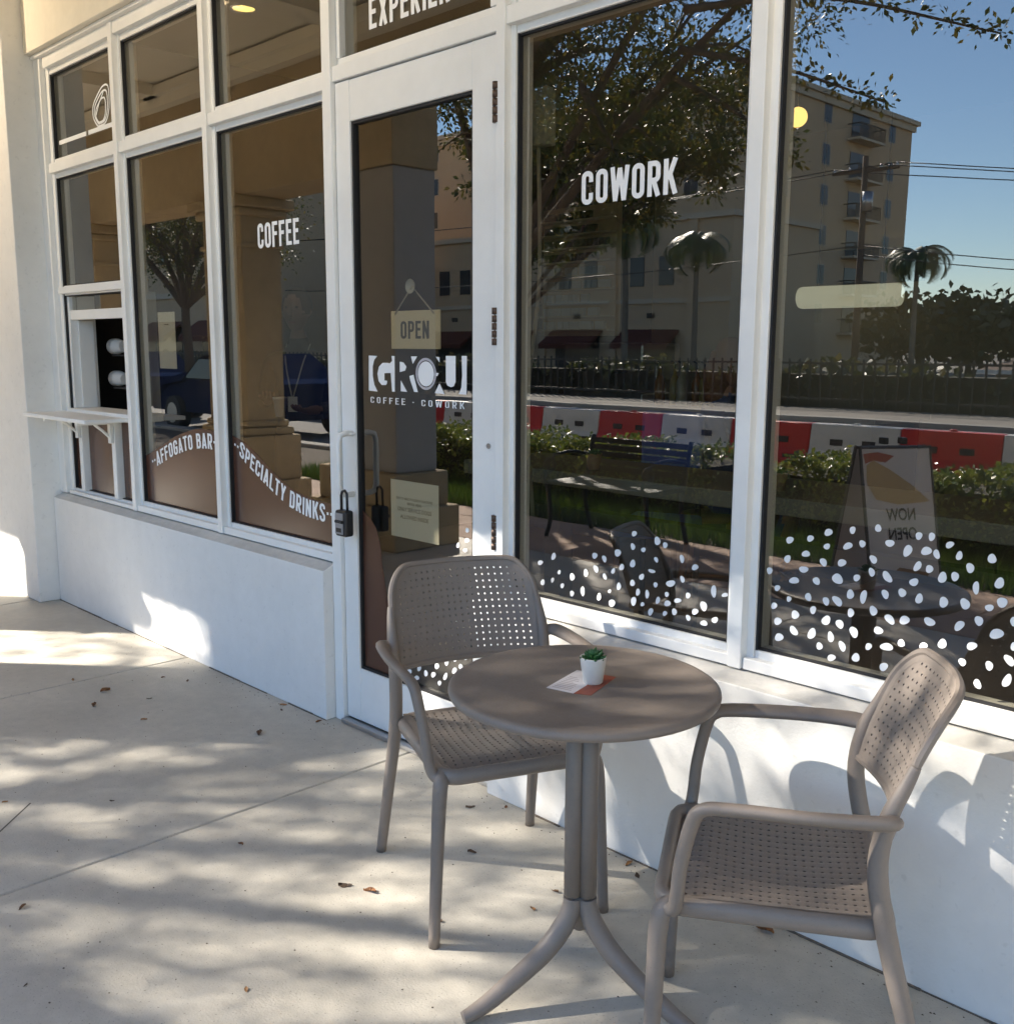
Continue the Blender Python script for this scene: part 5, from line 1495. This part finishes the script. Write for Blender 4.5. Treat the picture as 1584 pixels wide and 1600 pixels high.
for k, (x, lb_) in enumerate(((-1.66, 'small succulent in a tan pot on the window bar behind the rightmost window'), (-2.42, 'small succulent in a tan pot on the window bar behind the COWORK window'))):
    c = copy_tree(pot); c.location = (x, .62, 1.0365); c['label'] = lb_
    for ch_ in c.children:
        if ch_.name.startswith('pot'):
            ch_.data = ch_.data.copy(); ch_.data.materials[0] = mat('tan_pot', (.30, .20, .11), .7)
pot['group'] = 'small potted succulents'
for o in list(bpy.data.objects):
    if o.name.startswith('potted_succulent'): o['group'] = 'small potted succulents'
# serving counter with machine, bottles and shelving at the back
bc = thing('serving_counter', 'dark serving counter at the back of the shop with a pale top', 'counter', (-4.2, 4.1, 0), world_coords=True)
MB().box(-6.0, 3.8, .004, -2.9, 4.5, 1.02).build('base', in_dark, bc)
MB().box(-6.05, 3.75, 1.021, -2.85, 4.55, 1.06).build('worktop', mat('pale_top', (.34, .31, .25), .5), bc, .004)
em = thing('espresso_machine', 'steel espresso machine standing on the serving counter', 'coffee machine', (-5.2, 4.15, 1.06), world_coords=True)
MB().box(-5.6, 3.95, 1.061, -4.8, 4.4, 1.14).build('tray', steel, em, .01)
MB().box(-5.58, 4.15, 1.141, -4.82, 4.4, 1.36).build('back_panel', steel, em, .01)
MB().box(-5.6, 3.95, 1.361, -4.8, 4.42, 1.52).build('head', steel, em, .02)
for x in (-5.4, -5.0):
    mb = MB(); mb.tube([(x, 4.04, 1.36), (x, 4.04, 1.30)], .035, 12); mb.build('group_head', steel, em)
    mb = MB(); mb.tube([(x, 4.0, 1.305), (x, 3.84, 1.30)], .013, 8); mb.build('portafilter', black_p, em)
bott = [mat('bottle_amber', (.35, .14, .03), .2), mat('bottle_gold', (.42, .30, .08), .25), mat('bottle_pale', (.5, .46, .36), .3)]
BL = ['first', 'second', 'third', 'fourth', 'fifth', 'sixth', 'seventh', 'eighth', 'ninth', 'tenth']
for i in range(6):
    t = thing('syrup_bottle', BL[i] + ' syrup bottle from the left on the serving counter', 'bottle', (-4.66 + i * .10, 3.98 + .05 * (i % 2), 1.0605), group='syrup bottles on the counter')
    MB().lathe([(.0001, 0), (.038, 0), (.04, .01), (.04, .17), (.03, .20), (.014, .225), (.014, .27), (.0001, .27)], 14).build('bottle', bott[i % 3], t)
    mb = MB(); mb.tube([(0, 0, .27), (0, 0, .31), (-.03, -.01, .325)], .007, 6); mb.build('pump', black_p, t)
mb_ = thing('menu_board', 'hanging menu of ledges with grey letter tiles, behind the COWORK window', 'menu board', (-5.8, 4.37, 1.6), world_coords=True)
MB().box(-6.22, 4.34, 1.58, -5.40, 4.40, 2.64).build('backing', mat('menu_wood', (.58, .45, .29), .7), mb_)
tile = mat('letter_tile', (.62, .62, .60), .7); tile_d = mat('letter_tile_dark', (.02, .02, .02), .7)
for i in range(9):
    z = 1.62 + i * .112
    MB().box(-6.21, 4.27, z, -5.41, 4.3395, z + .014).build('ledge', mat('ledge_pale', (.70, .60, .45), .7), mb_)
    x = -6.18
    while x < -5.56 - .05 * (i % 3):
        w = rnd.uniform(.035, .13); MB().box(x, 4.31, z + .0145, x + w, 4.3395, z + .08).build('letter_tile', tile_d if i > 4 else tile, mb_); x += w + rnd.choice((.012, .012, .04))
for x in (-6.1, -5.5):
    mb = MB(); mb.tube([(x, 4.37, 2.64), (x, 4.37, 3.3)], .006, 6); mb.build('hanger', in_dark, mb_)
ac = thing('pale_tube', 'long pale tube with an added glow hanging at the back of the shop', 'lamp', (-4.0, 5.6, 1.9), world_coords=True)
mb = MB(); mb.tube([(-4.45, 5.6, 1.90), (-4.43, 5.6, 1.90), (-3.62, 5.6, 1.90), (-3.60, 5.6, 1.90)], [.085, .09, .09, .085], 20); mb.build('tube', mat('tube_glow', (.85, .86, .66), .4, emit=.14), ac)  # glow added so the pale tube shows in the dark shop
for x in (-4.3, -3.75):
    mb = MB(); mb.tube([(x, 5.6, 1.985), (x, 5.6, 3.3)], .005, 6); mb.build('hanger', in_dark, ac)
tv = thing('wall_screen', 'dark blank screen on the back wall above the pale tube', 'screen', (-4.2, 5.95, 2.3), world_coords=True)
MB().box(-4.50, 5.94, 2.02, -3.58, 5.997, 2.30).build('screen', black_p, tv, .008)
gl = thing('globe_lamp', 'round lit yellow globe lamp hanging inside the shop', 'lamp', (-2.75, 2.5, 2.61), world_coords=True)
prof = [(max(.0001, 0.048 * math.sin(R(a))), -.048 * math.cos(R(a))) for a in range(0, 181, 15)]
MB().lathe(prof, 20, (-2.75, 2.5, 2.61)).build('globe', mat('globe_warm', (1.0, .66, .20), .4, emit=0.7), gl)
mb = MB(); mb.tube([(-2.75, 2.5, 2.658), (-2.75, 2.5, 3.3)], .004, 6); mb.build('cord', black_p, gl)
jb = thing('junction_box', 'pale electrical box with a cable inside the left edge of the COWORK window', 'electrical box', (-2.40, .3, 2.2), world_coords=True)
MB().box(-2.46, .28, 2.13, -2.36, .33, 2.31).build('box', mat('box_grey', (.34, .35, .31), .6), jb, .004)
mb = MB(); mb.tube(smooth_path([(-2.41, .30, 2.13), (-2.40, .30, 1.7), (-2.44, .29, 1.3), (-2.42, .30, .9)], 5), .007, 6); mb.build('cable', mat('cable_grey', (.3, .3, .27), .6), jb)
# paper cups in the hatch
for k, (z, lb_) in enumerate(((1.475, 'upper roll of paper cups inside the serving hatch'), (1.29, 'lower roll of paper cups inside the serving hatch'))):
    t = thing('cup_stack', lb_, 'paper cups', (-5.78, .36, z), group='paper cups in the hatch', world_coords=False)
    cupm = mat('cup_paper', (.78, .72, .66), .6)
    for j in range(3):
        mb = MB()
        mb.tube([(-.10 + j * .022 + .09, 0, 0), (-.10 + j * .022 + .004, 0, 0), (-.10 + j * .022, 0, 0)], [.031, .043, .046], 20)
        mb.build('cup', cupm, t)
    MB().box(-.02, -.05, -.055, .30, .05, -.047).build('holder', in_dark, t)
    MB().box(.27, -.05, -.0469, .30, .05, .06).build('holder', in_dark, t)
    t.rotation_euler = (0, 0, R(0))
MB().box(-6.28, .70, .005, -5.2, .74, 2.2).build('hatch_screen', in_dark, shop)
# blue upholstered chair by the window bar
bcx = thing('blue_chair', 'blue upholstered bar chair drawn up to the window bar', 'chair', (-2.80, 1.62, .004), R(20))
blue = mat('blue_fabric', (.05, .10, .36), .8, var=.1, scale=60)
MB().box(-.145, -.03, .86, .145, .03, 1.19).build('backrest', blue, bcx, .02, 3)
MB().box(-.16, -.42, .66, .16, -.02, .72).build('seat', blue, bcx, .02, 3)
for x in (-.13, .13):
    mb = MB(); mb.tube([(x, .0, 0), (x, 0, .88)], .014, 8); mb.build('leg', in_dark, bcx)
    mb = MB(); mb.tube([(x, -.38, 0), (x, -.38, .66)], .014, 8); mb.build('leg', in_dark, bcx)

# ------------------------------------------------------------------ people inside
def person(name, label, loc, rz, joints, edges, radii, mats, zone, hair_m, head, hair_long=True):
    me = bpy.data.meshes.new('body'); keys = list(joints)
    me.from_pydata([joints[k] for k in keys], [(keys.index(a), keys.index(b)) for a, b in edges], [])
    ob = bpy.data.objects.new('tmp', me); COL.objects.link(ob)
    md = ob.modifiers.new('skin', 'SKIN'); md.use_smooth_shade = True
    sv = me.skin_vertices[0].data
    for i, k_ in enumerate(keys):
        r = radii[k_]; sv[i].radius = r if isinstance(r, tuple) else (r, r)
        sv[i].use_root = (k_ == 'pelvis')
    sd = ob.modifiers.new('sub', 'SUBSURF'); sd.levels = sd.render_levels = 2
    dg = bpy.context.evaluated_depsgraph_get(); dg.update()
    bm_ = bpy.data.meshes.new_from_object(ob.evaluated_get(dg)); bpy.data.objects.remove(ob, do_unlink=True)
    bm_.materials.clear()
    for m_ in mats: bm_.materials.append(m_)
    for p in bm_.polygons: p.material_index = zone(p.center); p.use_smooth = True
    t = thing(name, label, 'person', loc, rz)
    link('body', bm_, t)
    h = Vector(head)
    prof = [(max(.0001, .082 * math.sin(R(a)) ** .8), -.125 * math.cos(R(a))) for a in range(0, 181, 12)]
    mb = MB().lathe([(r * (1.0 if z > -.02 else 1 + z * 2.2), z) for r, z in prof], 18, (h.x, h.y, h.z + .01))
    f = Vector((1, 0, 0))
    mb.tube([(h.x + .07, h.y, h.z + .03), (h.x + .10, h.y, h.z - .015), (h.x + .075, h.y, h.z - .025)], [.008, .014, .008], 8)
    for s in (-1, 1): mb.tube([(h.x, h.y + s * .078, h.z + .03), (h.x - .008, h.y + s * .088, h.z + .005), (h.x, h.y + s * .078, h.z - .025)], [.008, .012, .007], 6)
    hd = mb.build('head', mats[0], t)
    for s in (-1, 1):
        e = MB().lathe([(.0001, -.011), (.009, -.005), (.011, 0), (.009, .005), (.0001, .011)], 10, (h.x + .068, h.y + s * .03, h.z + .028)); e.build('eye', black_p, hd)
    mo = MB(); mo.tube([(h.x + .070, h.y - .022, h.z - .058), (h.x + .078, h.y, h.z - .06), (h.x + .070, h.y + .022, h.z - .058)], .005, 6); mo.build('mouth', mat('lips', (.28, .09, .07), .5), hd)
    hm = MB()
    hp = [(max(.0001, .094 * math.sin(R(a)) ** .8), -.13 * math.cos(R(a))) for a in range(75, 181, 12)]
    hm.lathe(hp, 18, (h.x - .018, h.y, h.z + .022))
    if hair_long:
        hm.tube([(h.x - .05, h.y, h.z + .06), (h.x - .085, h.y, h.z - .05), (h.x - .08, h.y, h.z - .17), (h.x - .07, h.y, h.z - .25)], [.07, .078, .07, .03], 12)
    hm.build('hair', hair_m, t)
    return t
skin = mat('skin', (.24, .13, .085), .6)
def hand_chain(J, E, Rd, side, wrist, dirv, curl):
    w = Vector(wrist); d = Vector(dirv).normalized(); s_ = Vector((0, 1, 0)) if abs(d.y) < .8 else Vector((1, 0, 0)); b = d.cross(s_).normalized(); s_ = b.cross(d)
    pk = side + 'palm'; J[pk] = tuple(w + d * .06); Rd[pk] = (.034, .018); E.append((side + 'wrist', pk))
    for i, (off, ln_) in enumerate(((-.028, .065), (-.010, .078), (.009, .072), (.027, .058))):
        a = w + d * .085 + s_ * off; m_ = a + d * ln_ * .5 + b * curl * .3; e = a + d * ln_ * .85 + b * curl
        for nm, p in (('a', a), ('b', m_), ('c', e)):
            J[side + 'f%d%s' % (i, nm)] = tuple(p); Rd[side + 'f%d%s' % (i, nm)] = .0085
        E += [(pk, side + 'f%da' % i), (side + 'f%da' % i, side + 'f%db' % i), (side + 'f%db' % i, side + 'f%dc' % i)]
    a = w + d * .03 - s_ * .035; e = a + d * .045 - s_ * .02 + b * curl * .5
    J[side + 't1'] = tuple(a); J[side + 't2'] = tuple(e); Rd[side + 't1'] = .011; Rd[side + 't2'] = .009
    E += [(side + 'wrist', side + 't1'), (side + 't1', side + 't2')]
def common(J, E, Rd):
    E += [('pelvis', 'waist'), ('waist', 'chest'), ('chest', 'neck'), ('neck', 'head0')]
    Rd.update(dict(pelvis=(.155, .115), waist=(.135, .10), chest=(.165, .115), neck=.055, head0=.052))
    for s, y in (('l', 1), ('r', -1)):
        E += [('chest', s + 'sh'), (s + 'sh', s + 'el'), (s + 'el', s + 'wrist'), ('pelvis', s + 'hip'), (s + 'hip', s + 'kn'), (s + 'kn', s + 'an'), (s + 'an', s + 'toe')]
        Rd.update({s + 'sh': .062, s + 'el': .044, s + 'wrist': .028, s + 'hip': .095, s + 'kn': .062, s + 'an': .042, s + 'toe': .036})
# standing, facing the street (local +x forward)
J = dict(pelvis=(0, 0, .95), waist=(0, 0, 1.10), chest=(0, 0, 1.33), neck=(.01, 0, 1.50), head0=(.03, 0, 1.60), lsh=(0, .19, 1.40), rsh=(0, -.19, 1.40), lel=(-.02, .25, 1.13), rel=(-.02, -.25, 1.13),
         lwrist=(.20, .14, 1.10), rwrist=(.20, -.12, 1.16), lhip=(0, .10, .88), rhip=(0, -.10, .88), lkn=(.02, .11, .48), rkn=(.02, -.11, .48), lan=(-.01, .11, .08), ran=(-.01, -.11, .08), ltoe=(.14, .13, .04), rtoe=(.14, -.13, .04))
E, Rd = [], {}
common(J, E, Rd)
hand_chain(J, E, Rd, 'l', J['lwrist'], (.9, -.35, .1), .03); hand_chain(J, E, Rd, 'r', J['rwrist'], (.9, .35, .2), .03)
J['head'] = (.045, 0, 1.675)
cloth = mat('charcoal_shirt', (.045, .04, .035), .85); trous = mat('dark_trousers', (.02, .02, .022), .85); shoe = mat('shoe', (.02, .018, .016), .5)
def person2(name, label, loc, rz, J, E, Rd, mats, zone, hair_m, hair_long):
    h = J.pop('head')
    return person(name, label, loc, rz, J, E, Rd, mats, zone, hair_m, h, hair_long)
def z_stand(c):
    if c.z > 1.52: return 0
    if c.x > .16 and 1.0 < c.z < 1.3: return 0
    if c.z < .09: return 3
    return 1 if c.z > .93 else 2
p1 = person2('person', 'person in dark clothes with a lanyard standing inside behind the COFFEE window', (-5.30, 1.25, .004), R(-55), J, E, Rd, [skin, cloth, trous, shoe], z_stand, mat('hair_dark', (.03, .02, .015), .6), False)
mb = MB(); mb.tube(smooth_path([(.02, .075, 1.49), (.105, .06, 1.38), (.135, .005, 1.18)], 5), .005, 6); mb.tube(smooth_path([(.02, -.075, 1.49), (.105, -.05, 1.38), (.135, -.005, 1.18)], 5), .005, 6)
ly = mb.build('lanyard', mat('lanyard_pale', (.6, .55, .42), .7), p1)
MB().box(.134, -.03, 1.09, .137, .03, 1.18).build('badge', wht_pl, ly)
cp = thing('takeaway_cup', 'small paper cup held by the person behind the COFFEE window', 'cup', (-5.30 + .32 * math.cos(R(-55)) + .03, 1.25 + .32 * math.sin(R(-55)) - .02, 1.08))
MB().lathe([(.0001, 0), (.028, 0), (.04, .10), (.042, .10), (.042, .112), (.0001, .112)], 18).build('cup', MATS['cup_paper'], cp)
# seated on a stool, side on
J = dict(pelvis=(0, 0, .72), waist=(.01, 0, .86), chest=(.03, 0, 1.07), neck=(.05, 0, 1.22), head0=(.08, 0, 1.31), lsh=(.03, .17, 1.13), rsh=(.03, -.17, 1.13), lel=(.10, .22, .89), rel=(.10, -.22, .89),
         lwrist=(.30, .12, .86), rwrist=(.30, -.12, .86), lhip=(.06, .09, .70), rhip=(.06, -.09, .70), lkn=(.44, .10, .70), rkn=(.44, -.10, .68), lan=(.36, .10, .32), ran=(.34, -.10, .30), ltoe=(.49, .11, .27), rtoe=(.47, -.11, .25))
E, Rd = [], {}
common(J, E, Rd)
Rd.update(dict(pelvis=(.15, .12), chest=(.145, .105), lsh=.054, rsh=.054))
hand_chain(J, E, Rd, 'l', J['lwrist'], (1, -.2, 0), -.02); hand_chain(J, E, Rd, 'r', J['rwrist'], (1, .2, 0), -.02)
J['head'] = (.10, 0, 1.385)
navyc = mat('navy_dress', (.04, .06, .16), .85)
def z_sit(c):
    if c.z > 1.24: return 0
    if c.x > .27 and .78 < c.z < .95: return 0
    if c.z < .29: return 3
    if c.x > .40 and c.z < .66: return 0
    return 1
person2('person', 'brown haired person in navy sitting on a wooden stool inside the COWORK window', (-3.08, 2.35, .004), R(25), J, E, Rd, [skin, navyc, trous, shoe], z_sit, mat('hair_brown', (.13, .06, .025), .6), True)
st = thing('wooden_stool', 'brown wooden stool under the seated person inside the shop', 'stool', (-3.06, 2.36, .004), R(25))
wd_ = mat('stool_wood', (.20, .09, .04), .6, var=.1, scale=8)
MB().lathe([(.0001, .57), (.17, .57), (.175, .585), (.17, .60), (.0001, .60)], 24).build('seat', wd_, st)
for sx, sy in ((1, 1), (1, -1), (-1, 1), (-1, -1)):
    mb = MB(); mb.tube([(sx * .10, sy * .10, .57), (sx * .17, sy * .17, 0)], .017, 8); mb.build('leg', wd_, st)
mb = MB()
for a_, b_ in (((1, 1), (1, -1)), ((1, -1), (-1, -1)), ((-1, -1), (-1, 1)), ((-1, 1), (1, 1))):
    mb.tube([(a_[0] * .145, a_[1] * .145, .22), (b_[0] * .145, b_[1] * .145, .22)], .011, 6)
mb.build('foot_rail', wd_, st)
for o in bpy.data.objects:
    if '_world' in o: del o['_world']
